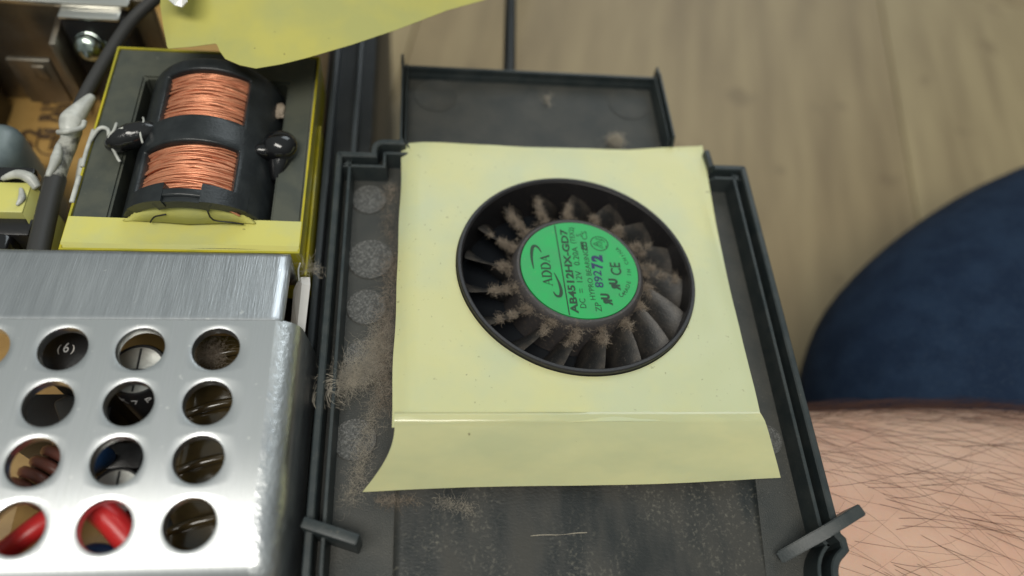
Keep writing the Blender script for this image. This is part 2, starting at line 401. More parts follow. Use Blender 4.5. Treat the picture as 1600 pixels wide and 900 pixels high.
rim('rim_wall', [(0.0, -0.24), (0.0, 0.33), (0.02, 0.35), (0.095, 0.35), (0.115, 0.33), (0.13, 0.08), (0.13, -0.24)], 'tray_wall', 0.14)
for x in (-2.985, 2.335):
    o = box('rim_spike', (x, 5.22, 0.02), (0.05, 0.22, 0.50), tray, 'tray_wall', None, 0.012); o.location = TL
o = box('rim_shoulder', (2.985, 2.86, 0.02), (0.11, 0.42, 0.62), tray, 'tray_wall', (0.06, 'Z'), 0.03); o.location = TL
rim('inner_ridge', [(0.20, -0.24), (0.215, 0.24), (0.225, 0.25), (0.265, 0.25), (0.275, 0.24), (0.315, -0.10), (0.315, -0.24)], 'tray_wall', 0.02)
# floor plate with the opening under the fan
bm = bmesh.new()
op = [bm.verts.new((p.x, p.y, 0)) for p in offset(outl, 0.03)]
ip = [bm.verts.new((0.1 + 2.25 * math.cos(2 * PI * i / 48), 0.15 + 2.25 * math.sin(2 * PI * i / 48), 0)) for i in range(48)]
es = [bm.edges.new((l[i], l[(i + 1) % len(l)])) for l in (op, ip) for i in range(len(l))]
bmesh.ops.triangle_fill(bm, use_beauty=True, edges=es, normal=(0, 0, 1))
r = bmesh.ops.extrude_face_region(bm, geom=bm.faces[:])
bmesh.ops.translate(bm, vec=(0, 0, -0.13), verts=[q for q in r['geom'] if isinstance(q, bmesh.types.BMVert)])
o = from_bm('base_plate', bm, tray, 'tray'); o.location = (0, 0, 0.15 + BZ)
# moulding marks
mk = lathe('mould_mark', [(0, 0.016), (0.285, 0.016), (0.295, 0.026), (0.31, 0.026), (0.318, 0.016), (0.32, -0.03)], tray, 'mark_disc', 40); mk.location = (-3.52, 1.97, 0.15 + BZ)
for x, y, s in ((-3.47, 0.75, 1.25), (-3.50, -0.20, 1.05), (-3.50, -1.14, 1.05), (-3.58, -2.50, 1.05), (3.05, -2.60, 0.8)):
    c = mk.copy(); COL.objects.link(c); c.location = (x + 0.03, y - 0.06, 0.15 + BZ); c.scale = (s, s, 1)
for x in (-2.3, 1.72):
    o = lathe('mould_mark', [(0, 0.004), (0.39, 0.004), (0.41, 0.012), (0.43, 0.012), (0.44, -0.02)], tray, 'tray', 40); o.location = (x, 4.62, 0.15 + BZ)
# corner tabs
bm = bmesh.new(); bm_box(bm, (0, 0, 0), (0.80, 0.15, 0.72), None, 0.015)
o = auto_smooth(from_bm('corner_tab', bm, tray, 'tray_wall')); o.rotation_euler = (0, 0, math.radians(-19)); o.location = (-3.76, -4.04, 0.33)
bm = bmesh.new(); a = [(-0.66, -0.30), (0.72, -0.30), (0.72, 0.20), (0.0, 0.20)]
A = [bm.verts.new((x, -0.09, z)) for x, z in a]; B = [bm.verts.new((x, 0.09, z)) for x, z in a]
bm.faces.new(A); bm.faces.new(B[::-1])
for i in range(4): bm.faces.new((A[i], B[i], B[(i + 1) % 4], A[(i + 1) % 4]))
bmesh.ops.bevel(bm, geom=bm.edges[:], offset=0.015, segments=2, affect='EDGES')
o = auto_smooth(from_bm('corner_tab', bm, tray, 'tray_wall')); o.rotation_euler = (0, 0, math.radians(25)); o.location = (3.38, -4.24, 0.45)
# black strip across the near end of the tray
v = []; f = []
nx, ny = 40, 18
for j in range(ny + 1):
    for i in range(nx + 1):
        x = -2.92 + 5.62 * i / nx; y = -5.35 + 2.75 * j / ny
        v.append((x + (0.12 * (y + 3.5) / 1.2 if i == nx else 0), y, 0.035 + 0.010 * nz3(x, y, 3.1, 1.3)))
for j in range(ny):
    for i in range(nx):
        a = j * (nx + 1) + i; f.append((a, a + 1, a + nx + 2, a + nx + 1))
o = from_py('cover_strip', v, f, tray, 'strip', True); o.location = (0, 0, 0.15 + BZ)
sd = o.modifiers.new('s', 'SOLIDIFY'); sd.thickness = 0.03; sd.offset = -1
v = []; f = []
tube_into(v, f, [(-0.93 + 0.85 * t, -4.07 + 0.006 * math.sin(9 * t) + 0.02 * t, 0.046) for t in [i / 24 for i in range(25)]], [0.002 + 0.005 * abs(math.sin(5 * i / 24 + .4)) for i in range(25)], 4)
sc_o = from_py('scratch', v, f, o, 'dust_grey')

# ------------------------------------------------------------------ cooling fan
FM = Matrix(((0.9991, -0.0044, 0.0417, 0.075), (0.0, 0.9945, 0.1043, 0.207), (-0.0420, -0.1042, 0.9937, 0.50), (0, 0, 0, 1)))
fan = thing('cooling_fan', 'dusty black blower fan with a green label on its hub', 'fan')
fan.matrix_world = FM
lathe('rim', [(1.985, -0.95), (1.97, -0.06), (1.972, 0.01), (1.985, 0.02), (1.995, 0.045), (2.005, 0.05), (2.045, 0.05), (2.06, 0.03), (2.06, -0.4), (2.02, -0.95)], fan, 'fan_plastic', 96, True)
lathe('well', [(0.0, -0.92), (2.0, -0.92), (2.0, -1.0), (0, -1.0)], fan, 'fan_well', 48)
bm = bmesh.new()
sq = [bm.verts.new((x, y, 0)) for x, y in ((-2.62, -2.55), (2.35, -2.55), (2.5, 2.6), (-2.62, 2.6))]
ci = [bm.verts.new((2.08 * math.cos(2 * PI * i / 64), 2.08 * math.sin(2 * PI * i / 64), 0)) for i in range(64)]
es = [bm.edges.new((l[i], l[(i + 1) % len(l)])) for l in (sq, ci) for i in range(len(l))]
bmesh.ops.triangle_fill(bm, use_beauty=True, edges=es, normal=(0, 0, 1))
r = bmesh.ops.extrude_face_region(bm, geom=bm.faces[:])
bmesh.ops.translate(bm, vec=(0, 0, -0.35), verts=[q for q in r['geom'] if isinstance(q, bmesh.types.BMVert)])
o = from_bm('housing', bm, fan, 'fan_plastic'); o.location = (0, 0, -0.14)
hub = lathe('hub', [(0, -0.03), (1.02, -0.03), (1.04, -0.005), (1.08, -0.005), (1.125, -0.04), (1.15, -0.12), (1.165, -0.28), (1.20, -0.9), (0, -0.9)], fan, 'hub', 96)
hub.location = (0.035, -0.01, 0)
lab = lathe('label', [(0, 0.004), (1.015, 0.004), (1.02, 0.0), (1.02, -0.035)], fan, 'green', 80); lab.location = (0.04, -0.012, 0)
def lt(s, x, y, size, material='ink', length=None, rz=PI / 2, **k):
    """lettering on the label, running towards +y; length stretches it"""
    o = text_obj('t', s, size, None, None, Matrix.Identity(4), 0.0015, **k)
    xs = [q.co.x for q in o.data.vertices]; ys = [q.co.y for q in o.data.vertices]
    w_ = max(xs) - min(xs)
    s_ = length / w_ if length else 1.0
    cx, cy = (max(xs) + min(xs)) / 2, (max(ys) + min(ys)) / 2
    o.data.transform(Matrix.Translation((x - 0.04, y + 0.012, 0.0065)) @ Matrix.Rotation(rz, 4, 'Z') @ Matrix.Diagonal((s_, 1, 1, 1)) @ Matrix.Translation((-cx, -cy, 0)))
    return o
T = []
T.append(lt('AB4512HX-GD7', -0.155, -0.05, 0.175, length=1.78, bold=0.006))
T.append(lt('DC', 0.0, -0.735, 0.15, length=0.19)); T.append(lt('12V', 0.0, -0.19, 0.15, length=0.23))
T.append(lt('0.20A', 0.0, 0.25, 0.15, length=0.40)); T.append(lt('(TEX2)', 0.0, 0.71, 0.13, length=0.36))
T.append(lt('HYPRO BEARING', 0.185, -0.13, 0.13, length=1.06)); T.append(lt('CS', 0.21, 0.72, 0.14, length=0.19)); T.append(lt('S', 0.11, 0.72, 0.14))
T.append(lt('ZP', 0.255, -0.80, 0.15, length=0.18))
T.append(lt('CE', 0.675, 0.005, 0.26, length=0.27, bold=0.004))
T.append(lt('C', 0.69, -0.545, 0.12))
for x, y in ((0.42, -0.645), (0.605, -0.33)):
    T.append(lt('R', x + 0.015, y - 0.06, 0.19, mirror=True, bold=0.014, length=0.12)); T.append(lt('U', x - 0.015, y + 0.06, 0.19, bold=0.014, length=0.12))
cs = 'MADE IN CHINA'
for i, ch in enumerate(cs):
    if ch == ' ': continue
    a = math.radians(-34 + 66 * i / (len(cs) - 1)); T.append(lt(ch, 0.04 + 0.865 * math.cos(a), -0.012 + 0.865 * math.sin(a), 0.10, rz=a + PI / 2))
# strokes: separator, dc bars, LF box, swashes, ADDA letters, triangle emblem
v = []; f = []
def stroke(pts, w0, w1=None):
    w1 = w0 if w1 is None else w1
    n = len(pts); b = len(v)
    for i, p in enumerate(pts):
        q = Vector(pts[min(i + 1, n - 1)]) - Vector(pts[max(i - 1, 0)]); q.normalize(); nn = Vector((-q.y, q.x))
        ww = (w0 + (w1 - w0) * i / (n - 1)) / 2
        for s in (-1, 1): v.append((p[0] - 0.04 + nn.x * ww * s, p[1] + 0.012 + nn.y * ww * s, 0.0075))
    for i in range(n - 1): f.append((b + 2 * i, b + 2 * i + 2, b + 2 * i + 3, b + 2 * i + 1))
stroke([(-0.305, 0.925), (-0.252, -0.985)], 0.022)
for dx in (-0.018, 0.022): stroke([(dx, -0.53), (dx, -0.44)], 0.014)
for p in (((0.13, 0.40), (0.13, 0.57)), ((0.22, 0.40), (0.22, 0.57)), ((0.13, 0.41), (0.22, 0.41)), ((0.13, 0.485), (0.22, 0.485)), ((0.13, 0.56), (0.22, 0.56)), ((0.16, 0.42), (0.16, 0.55))): stroke(p, 0.026)
def sw(pts, w): # tapered swash
    P = [(q.x, q.y) for q in spline([(*p, 0) for p in pts], 8)]; n = len(P); b = len(v)
    for i, p in enumerate(P):
        q = Vector(P[min(i + 1, n - 1)]) - Vector(P[max(i - 1, 0)]); q.normalize(); nn = Vector((-q.y, q.x)); ww = w * (0.08 + math.sin(PI * min(1, (1 - i / (n - 1)) * 0.9 + 0.05))) / 2
        for s in (-1, 1): v.append((p[0] - 0.04 + nn.x * ww * s, p[1] + 0.012 + nn.y * ww * s, 0.0075))
    for i in range(n - 1): f.append((b + 2 * i, b + 2 * i + 2, b + 2 * i + 3, b + 2 * i + 1))
sw([(-0.60, 0.30), (-0.655, 0.41), (-0.725, 0.43), (-0.765, 0.33), (-0.78, 0.15), (-0.765, -0.06)], 0.055)
sw([(-0.475, -0.52), (-0.43, -0.60), (-0.365, -0.60), (-0.34, -0.50), (-0.36, -0.33), (-0.42, -0.13)], 0.055)
def L2(x0, y0, s): return lambda a, b: (x0 - b * s, y0 + a * s)      # letter space -> label space (a along text, b up)
for k, ch in enumerate('ADDA'):
    q = L2(-0.475, -0.40 + 0.165 * k, 0.155)
    if ch == 'A':
        stroke([q(0.08, 0), q(0.48, 1)], 0.012); stroke([q(0.46, 1), q(0.88, 0)], 0.034); stroke([q(0.24, 0.36), q(0.7, 0.36)], 0.012)
        stroke([q(-0.05, 0), q(0.22, 0)], 0.012); stroke([q(0.70, 0), q(1.03, 0)], 0.012)
    else:
        stroke([q(0.18, 0), q(0.18, 1)], 0.034); stroke([q(0.0, 0), q(0.3, 0)], 0.012); stroke([q(0.0, 1), q(0.3, 1)], 0.012)
        sw([q(0.2, 1), q(0.6, 0.96), q(0.9, 0.5), q(0.6, 0.04), q(0.2, 0)], 0.036)
ring = [(0.461 + 0.155 * math.cos(a), 0.548 + 0.155 * math.sin(a)) for a in [2 * PI * i / 40 for i in range(41)]]
stroke(ring, 0.018)
tri = lambda s: [(0.455 + s * 0.105 * math.cos(a) , 0.535 + s * 0.105 * math.sin(a)) for a in (PI, PI + 2.094, PI + 4.189, PI)]
stroke(tri(1.0), 0.016); stroke(tri(0.5), 0.014); stroke([(0.40, 0.65), (0.53, 0.64), (0.56, 0.58)], 0.016); stroke([(0.58, 0.52), (0.57, 0.46)], 0.016)
T.append(from_py('t', v, f))
join_meshes('label_print', T, lab, 'ink')['kind'] = 'stuff'
T = [lt('892', 0.335, -0.225, 0.205, length=0.36, bold=0.003), lt('7', 0.355, 0.055, 0.25, length=0.13, bold=0.016), lt('2', 0.37, 0.215, 0.25, length=0.15, bold=0.018)]
join_meshes('stamped_number', T, lab, 'marker')['kind'] = 'stuff'
# blades
BV = []; BF = []
rows = [(0.0, -0.12, -0.27), (0.35, -0.24, -0.36), (0.7, -0.42, -0.50), (1.0, -0.62, -0.66), (1.15, -0.86, -0.88)]
nr = 6
def blade_pt(ti, ri, side):
    t, z0, z1 = rows[ti]; u = ri / (nr - 1); rr = 1.10 + u * 0.85
    a = math.radians(-9) * u - 0.34 * t * (0.75 + 0.35 * u) / 1.5
    z = z0 + (z1 - z0) * u ** 1.5
    th = 0.028 * side
    return Vector((rr * math.cos(a) - th * math.sin(a + 0.5), rr * math.sin(a) + th * math.cos(a + 0.5), z + 0.012 * side))
nt_ = len(rows)
for side in (1, -1):
    for ti in range(nt_):
        for ri in range(nr): BV.append(blade_pt(ti, ri, side))
H = nt_ * nr
for ti in range(nt_ - 1):
    for ri in range(nr - 1):
        a = ti * nr + ri; BF.append((a, a + 1, a + nr + 1, a + nr)); BF.append((H + a, H + a + nr, H + a + nr + 1, H + a + 1))
for ri in range(nr - 1):
    BF.append((ri, H + ri, H + ri + 1, ri + 1)); a = (nt_ - 1) * nr + ri; BF.append((a, a + 1, H + a + 1, H + a))
for ti in range(nt_ - 1):
    a = ti * nr; BF.append((a, a + nr, H + a + nr, H + a)); a += nr - 1; BF.append((a, H + a, H + a + nr, a + nr))
b0 = from_py('blade', BV, BF, fan, 'blade')
bm = bmesh.new(); bm.from_mesh(b0.data); bmesh.ops.recalc_face_normals(bm, faces=bm.faces[:]); bm.to_mesh(b0.data); bm.free(); auto_smooth(b0, 50)
NB = 17
blades = []
for k in range(NB):
    b = b0 if k == 0 else b0.copy()
    if k: COL.objects.link(b)
    b.rotation_euler = (0, 0, math.radians(-33 + 360 / NB * k)); b.location = (0.035, -0.01, 0); blades.append(b)
    deg = (-33 + 360 / NB * k) % 360
    left = 0.5 + 0.5 * math.cos(math.radians(deg - 175))          # thicker lint on the left blades and at upper right
    heavy = max(left, 0.95 if 0 < deg < 70 else 0.0)
    heavy *= random.uniform(0.35, 1.15)
    reach = 0.16 + 0.52 * heavy * random.uniform(0.6, 1.2)
    def edge_pt(u, ti):
        rr = 1.13 + u; a = math.radians(-9) * u / 0.8 - 0.34 * ti * 0.5
        return Vector((rr * math.cos(a), rr * math.sin(a), -0.12 - 0.30 * ti - 0.15 * (u / 0.8) ** 1.5)), a
    lumps = []
    for q in range(int(5 + 9 * heavy)):
        u = random.random() ** 1.2 * reach; ti = random.random() ** 2 * 0.4
        p, a = edge_pt(u, ti); lumps.append((p + Vector((0, 0, 0.02)), random.uniform(0.035, 0.075) * (1.15 - 0.5 * u / 0.8), a))
    def src(lumps=lumps):
        p, r_, a = random.choice(lumps); d = Vector((random.gauss(0, 1), random.gauss(0, 1), random.gauss(0.3, 0.8))).normalized()
        st = Vector((d.x * 1.3, d.y, d.z * 0.8)) * r_ * random.random() ** 0.5
        ax = Vector((math.cos(a), math.sin(a), 0)); return p + st, Vector((random.gauss(0, 1), random.gauss(0, 1), random.gauss(0, 1))) + ax * 0.8
    fz = fuzz('lint', src, int(260 + 620 * heavy), 0.13, 0.0015, b, 'dust', 1.7, 7)
    fz['kind'] = 'stuff'
# ring of lint round the hub
def src():
    a = random.uniform(0, 2 * PI); rr = random.uniform(1.12, 1.2)
    return (rr * math.cos(a), rr * math.sin(a), random.uniform(-0.16, -0.08)), (math.cos(a) * .4 - math.sin(a), math.sin(a) * .4 + math.cos(a), 0.1)
fz = fuzz('lint', src, 700, 0.10, 0.0013, fan, 'dust', 1.6, 6); fz['kind'] = 'stuff'

# ------------------------------------------------------------------ yellow insulation sheet over the fan
ins = thing('insulation_sheet', 'pale yellow insulation sheet with a round cutout lying over the fan', 'insulation sheet')
cor = [(2.91, 3.09), (-3.01, 2.85), (-3.05, -2.87), (2.61, -2.80)]
def bound(a):
    d = Vector((math.cos(a), math.sin(a))); best = 99
    for i in range(4):
        p = Vector(cor[i]); q = Vector(cor[(i + 1) % 4]); e = q - p
        den = d.x * e.y - d.y * e.x
        if abs(den) < 1e-9: continue
        t = (p.x * e.y - p.y * e.x) / den; s = (p.x * d.y - p.y * d.x) / den
        if t > 0 and -1e-6 <= s <= 1 + 1e-6: best = min(best, t)
    return best
angs = sorted([2 * PI * i / 144 for i in range(144)] + [math.atan2(y, x) % (2 * PI) for x, y in cor])
v = []; f = []; nr2 = 16
for a in angs:
    B_ = bound(a)
    for k in range(nr2):
        u = k / (nr2 - 1); rr = 2.075 + (B_ - 2.075) * u
        x, y = rr * math.cos(a), rr * math.sin(a)
        edge = min(abs(y - 2.95), 9) ; el = abs(x + 3.03); er = abs(x - 2.75)
        z = -0.05 + 0.032 * nz3(x, y, 1.7, 0.7) * min(1, u * 3) + 0.008 * nz3(x, y, 4.0, 2.0)
        z -= 0.16 * max(0, 1 - el / 0.32) ** 2 + 0.02 * max(0, 1 - edge / 0.4) ** 2 + 0.03 * max(0, 1 - er / 0.35) ** 2
        z += 0.20 * max(0, (x - 1.4) / 1.5) * max(0, (y - 0.8) / 2.2)
        if u > 0.97: x += 0.04 * nz3(0, y, 9.0, 0.8) if el < 0.2 else 0
        v.append((x, y, z))
na = len(angs)
for i in range(na):
    j = (i + 1) % na
    for k in range(nr2 - 1): f.append((i * nr2 + k, j * nr2 + k, j * nr2 + k + 1, i * nr2 + k + 1) [::-1])
me_v = [FM @ Vector(p) for p in v]
o = from_py('sheet', me_v, f, ins, 'sheet', True)
bm = bmesh.new(); bm.from_mesh(o.data); bmesh.ops.recalc_face_normals(bm, faces=bm.faces[:])
if sum(q.normal.z for q in bm.faces) < 0: bmesh.ops.reverse_faces(bm, faces=bm.faces[:])
bm.to_mesh(o.data); bm.free()
thin(o, 0.010)
# folded flap at the near end
v = []; f = []; nx = 90
TS = [0, 0.02, 0.04, 0.055, 0.08, 0.105, 0.13, 0.15, 0.17, 0.19] + [0.19 + 0.81 * k / 18 for k in range(1, 19)]; ny = len(TS) - 1
TLp = FM @ Vector((-3.02, -2.70, -0.05)); TRp = FM @ Vector((2.60, -2.66, -0.05))
for j in range(ny + 1):
    t = TS[j]
    for i in range(nx + 1):
        s = i / nx
        top = TLp.lerp(TRp, s)
        bot = Vector((-3.38, -3.42, 0.10)).lerp(Vector((3.04, -3.36, 0.12)), s) + Vector((0, 0.02 * math.sin(s * 7), 0))
        p = top.lerp(bot, t)
        # flare of the left end
        p.x += (0.17 * math.sin(PI * t) ) * max(0, 1 - s * 7)
        bul = (1 - t) ** 1.0
        prof_z = math.sin(min(1, t / 0.18) * PI / 2) if t < 0.18 else 1.0
        k_ = (0.30 + 0.70 * min(1, max(0, 1 - max(0, s - 0.42) * 8))) * (1 + 0.22 * nz3(p.x, 0, 8, 2.0))
        cz = 0.035 * min(1, t / 0.045) if t < 0.05 else (0.035 - 0.30 * (t - 0.05) * 0.73 if t < 0.155 else 0.012 * max(0, 1 - (t - 0.155) / 0.04))
        z = top.z + 0.012 + cz * k_
        drop = max(0, (t - 0.155) / 0.845)
        z -= (top.z - bot.z) * (drop ** 1.15)
        z += 0.03 * nz3(p.x, p.y * 2, 6.0, 0.9) * math.sin(PI * t) + 0.012 * nz3(p.x, p.y, 2.0, 2.4) * t
        v.append((p.x, p.y, z))
for j in range(ny):
    for i in range(nx):
        a = j * (nx + 1) + i; f.append((a, a + nx + 1, a + nx + 2, a + 1))
o = from_py('flap', v, f, ins, 'flap', True)
thin(o, 0.010)

# ------------------------------------------------------------------ transformer
tr = thing('transformer', 'big yellow-taped transformer with two copper windows in a black arched bobbin', 'transformer', (-6.35, 2.5, -2.6))
def tl(o): o.location = (6.35, -2.5, 2.6); return o
X0, X1, Y0, Y1, ZT = -8.19, -4.53, 0.36, 4.76, 0.60
slot = (-7.58, -5.06, 0.95, 4.05)
bm = bmesh.new()
ou = [bm.verts.new((x, y, 0)) for x, y in ((X0 + .03, Y0), (X1 - .03, Y0), (X1 - .03, Y1), (X0 + .03, Y1))]
inn = [bm.verts.new((x, y, 0)) for x, y in ((slot[0], slot[2]), (slot[1], slot[2]), (slot[1], slot[3]), (slot[0], slot[3]))]
for i in range(4): bm.faces.new((ou[i], ou[(i + 1) % 4], inn[(i + 1) % 4], inn[i]))
r = bmesh.ops.extrude_face_region(bm, geom=bm.faces[:]); bmesh.ops.translate(bm, vec=(0, 0, -1.6), verts=[q for q in r['geom'] if isinstance(q, bmesh.types.BMVert)])
bmesh.ops.recalc_face_normals(bm, faces=bm.faces[:])
bmesh.ops.bevel(bm, geom=[e for e in bm.edges if e.calc_face_angle(0) > 0.5], offset=0.04, segments=2, affect='EDGES')
bmesh.ops.translate(bm, vec=(0, 0, ZT), verts=bm.verts[:])
tl(auto_smooth(from_bm('ferrite_core', bm, tr, 'ferrite')))
tl(box('core_base', (-6.36, 2.56, -1.8), (3.5, 4.2, 1.55), tr, 'black_part', None, 0.05))
# tape band round the sides, standing a hair above the core
bm = bmesh.new()
rr = [(X0, Y0 - .03), (X1, Y0 - .03), (X1, Y1 + .02), (X0, Y1 + .02)]
th = 0.035
ri = [(X0 + th, Y0 - .03 + th), (X1 - th, Y0 - .03 + th), (X1 - th, Y1 + .02 - th), (X0 + th, Y1 + .02 - th)]
for z0, z1 in ((ZT - 1.5, ZT + 0.012),):
    A = [[bm.verts.new((x, y, z)) for x, y in l] for z in (z0, z1) for l in (rr, ri)]
    for i in range(4):
        j = (i + 1) % 4
        bm.faces.new((A[0][i], A[0][j], A[2][j], A[2][i])); bm.faces.new((A[1][j], A[1][i], A[3][i], A[3][j]))
        bm.faces.new((A[2][i], A[2][j], A[3][j], A[3][i])); bm.faces.new((A[0][j], A[0][i], A[1][i], A[1][j]))
tl(auto_smooth(from_bm('tape_band', bm, tr, 'yellow_edge')))
tl(box('tape_band', (X1 + 0.03, 1.9, -0.6), (0.05, 3.3, 1.3), tr, 'yellow_edge', None, 0.02))
v = []; f = []
for j in range(7):
    for i in range(41):
        x = X0 + .015 + (X1 - X0 - .03) * i / 40; t = j / 6
        y = 0.945 - 0.60 * t + 0.01 * math.sin(x * 2); z = ZT + 0.026 + 0.008 * nz3(x, y, 0, 1.2) - (0.07 if j == 6 else 0.0) + (0.012 if j == 5 else 0)
        v.append((x, y, z))
for j in range(6):
    for i in range(40): a = j * 41 + i; f.append((a, a + 41, a + 42, a + 1))
o = tl(from_py('top_tape', v, f, tr, 'yellow_tape', True)); thin(o, 0.014)
# arched bobbin with two windows
BX, RB = -6.30, 1.20
ZC = 0.08
def ap(a, y, r=RB): return (BX + r * math.sin(a), y, ZC + r * math.cos(a))
amax = math.radians(90)
wins = [(2.62, 3.66, -0.70, 0.64), (1.10, 2.06, -0.72, 0.64)]
ys = sorted({0.95, 1.02, 1.10, 2.06, 2.62, 3.66, 3.78, 3.92} | {2.2, 2.35, 2.5, 3.0, 3.3, 1.45, 1.75})
nas = 40
As = sorted(set([-amax + 2 * amax * i / nas for i in range(nas + 1)] + [-0.70, 0.64, -0.72]))
As = [a for a in As if all(abs(a - w_) > 0.03 or a == w_ for w_ in (-0.70, 0.64, -0.72))]
bm = bmesh.new(); G = {}
for yi, y in enumerate(ys):
    for ai, a in enumerate(As): G[yi, ai] = bm.verts.new(ap(a, y))
for yi in range(len(ys) - 1):
    for ai in range(len(As) - 1):
        ym = (ys[yi] + ys[yi + 1]) / 2; am = (As[ai] + As[ai + 1]) / 2
        hole = False
        for (wy0, wy1, wa0, wa1) in wins:
            if wy0 < ym < wy1 and wa0 < am < wa1: hole = True
        if not hole: bm.faces.new((G[yi, ai], G[yi, ai + 1], G[yi + 1, ai + 1], G[yi + 1, ai]))
bmesh.ops.delete(bm, geom=[q for q in bm.verts if not q.link_faces], context='VERTS')
o = tl(from_bm('bobbin', bm, tr, 'bobbin', True)); sd = o.modifiers.new('s', 'SOLIDIFY'); sd.thickness = 0.14; sd.offset = -1
bv = o.modifiers.new('b', 'BEVEL'); bv.width = 0.03; bv.segments = 2; bv.limit_method = 'ANGLE'
# copper strands bowed over the arch
for wi, (wy0, wy1, wa0, wa1) in enumerate(wins):
    v = []; f = []
    for layer in range(3):
        nst = 34
        for k in range(nst):
            y0 = wy0 - 0.12 + (wy1 - wy0 + 0.24) * (k + random.random() * 0.8) / nst
            r0 = RB - 0.135 - 0.03 * layer + random.uniform(-0.012, 0.014)
            ph = random.random() * 6; dr = random.gauss(0, 0.085)
            pts = []
            for i in range(15):
                t = i / 14; a = wa0 - 0.2 + (wa1 - wa0 + 0.4) * t
                pts.append(ap(a, y0 + dr * (t - .5) + 0.022 * math.sin(ph + 4 * t) + random.gauss(0, 0.003), r0 + 0.016 * math.sin(ph * 2 + 6 * t)))
            tube_into(v, f, pts, random.uniform(0.015, 0.021), 6, False)
    tl(from_py('copper_winding', v, f, tr, 'copper', True))
v = []; f = []
for y in (1.0, 3.86):
    pass
cc = lathe('coil_core', [(0, 0), (RB - 0.24, 0), (RB - 0.24, 2.86), (0, 2.86)], tr, 'brown_coil', 48)
cc.rotation_euler = (-PI / 2, 0, 0); cc.location = (6.35 + BX, -2.5 + 1.02, 2.6 + ZC)
# near end: taped slope and two black clips
v = []; f = []; n = 24
for i in range(n + 1):
    a = -1.12 + 2.24 * i / n
    v.append(ap(a, 0.99, RB - 0.10)); v.append((BX + 1.15 * math.sin(a) * 1.0, 0.80 + 0.08 * abs(math.sin(a)), ZT + 0.03 + 0.06 * math.cos(a)))
for i in range(n): f.append((2 * i, 2 * i + 1, 2 * i + 3, 2 * i + 2))
o = tl(from_py('end_tape', v, f, tr, 'yellow_tape', True)); sd = o.modifiers.new('s', 'SOLIDIFY'); sd.thickness = 0.02
for s in (-1, 1):
    bm = bmesh.new(); n = 8; ring_ = []
    for i in range(n + 1):
        a = s * (0.24 + 0.62 * i / n); R1, R0 = RB + 0.012, RB - 0.16
        ring_.append([bm.verts.new(ap(a, y, r_)) for r_, y in ((R1, 1.2), (R1, 0.84 + 0.10 * (i / n)), (R0, 0.84 + 0.10 * (i / n)), (R0, 1.2))])
    for i in range(n):
        for k in range(4): bm.faces.new((ring_[i][k], ring_[i][(k + 1) % 4], ring_[i + 1][(k + 1) % 4], ring_[i + 1][k]))
    bm.faces.new(ring_[0]); bm.faces.new(ring_[-1][::-1])
    tl(auto_smooth(from_bm('clip', bm, tr, 'bobbin')))
bm = bmesh.new(); n = 8; ring_ = []
for i in range(n + 1):
    a = -0.40 + 0.80 * i / n
    ring_.append([bm.verts.new(ap(a, y, r_)) for r_, y in ((RB - 0.05, 1.0), (RB - 0.05, 0.86), (RB - 0.22, 0.86), (RB - 0.22, 1.0))])
for i in range(n):
    for k in range(4): bm.faces.new((ring_[i][k], ring_[i][(k + 1) % 4], ring_[i + 1][(k + 1) % 4], ring_[i + 1][k]))
bm.faces.new(ring_[0]); bm.faces.new(ring_[-1][::-1])
tl(auto_smooth(from_bm('end_bar', bm, tr, 'bobbin')))
# slit cut lines of the end tape
for pts in ([(-6.88, 0.80, 0.72), (-6.80, 0.83, 0.82), (-6.70, 0.84, 0.86), (-6.60, 0.85, 0.88)], [(-5.95, 0.87, 1.0), (-5.90, 0.82, 0.80), (-5.62, 0.82, 0.74), (-5.45, 0.83, 0.68)]): tl(tube('tape_slit', pts, 0.014, tr, 'black_part', 5, 3))
# resin drop on the right, wrinkled black sleeve on the left, glue strings
v = []; f = []
def ball(name, c, r, mtl, parent, jit=0.1, seed=0.0, sub=3):
    bm = bmesh.new(); bmesh.ops.create_icosphere(bm, subdivisions=sub, radius=1.0)
    for q in bm.verts:
        k = 1 + jit * noise.noise(q.co * 1.7 + Vector((seed, seed * 2, 0)))
        q.co = Vector((q.co.x * r[0], q.co.y * r[1], q.co.z * r[2])) * k + Vector(c)
    return from_bm(name, bm, parent, mtl, True)
tl(ball('resin_drop', (-5.02, 2.42, 0.76), (0.31, 0.29, 0.24), 'resin', tr, 0.06))
tl(tube('resin_tail', [(-5.15, 2.35, 0.70), (-5.35, 2.28, 0.78), (-5.45, 2.25, 0.72)], [0.20, 0.12, 0.05], tr, 'resin'))
tl(tube('resin_tail', [(-5.02, 2.30, 0.64), (-5.05, 2.1, 0.56), (-5.08, 1.9, 0.45)], [0.22, 0.16, 0.08], tr, 'resin'))
tl(tube('black_sleeve', [(-7.82, 2.36, 0.70), (-7.65, 2.36, 0.80), (-7.42, 2.45, 0.86), (-7.18, 2.55, 0.86), (-7.02, 2.60, 0.80)], [0.10, 0.19, 0.22, 0.19, 0.10], tr, 'foil', 20))
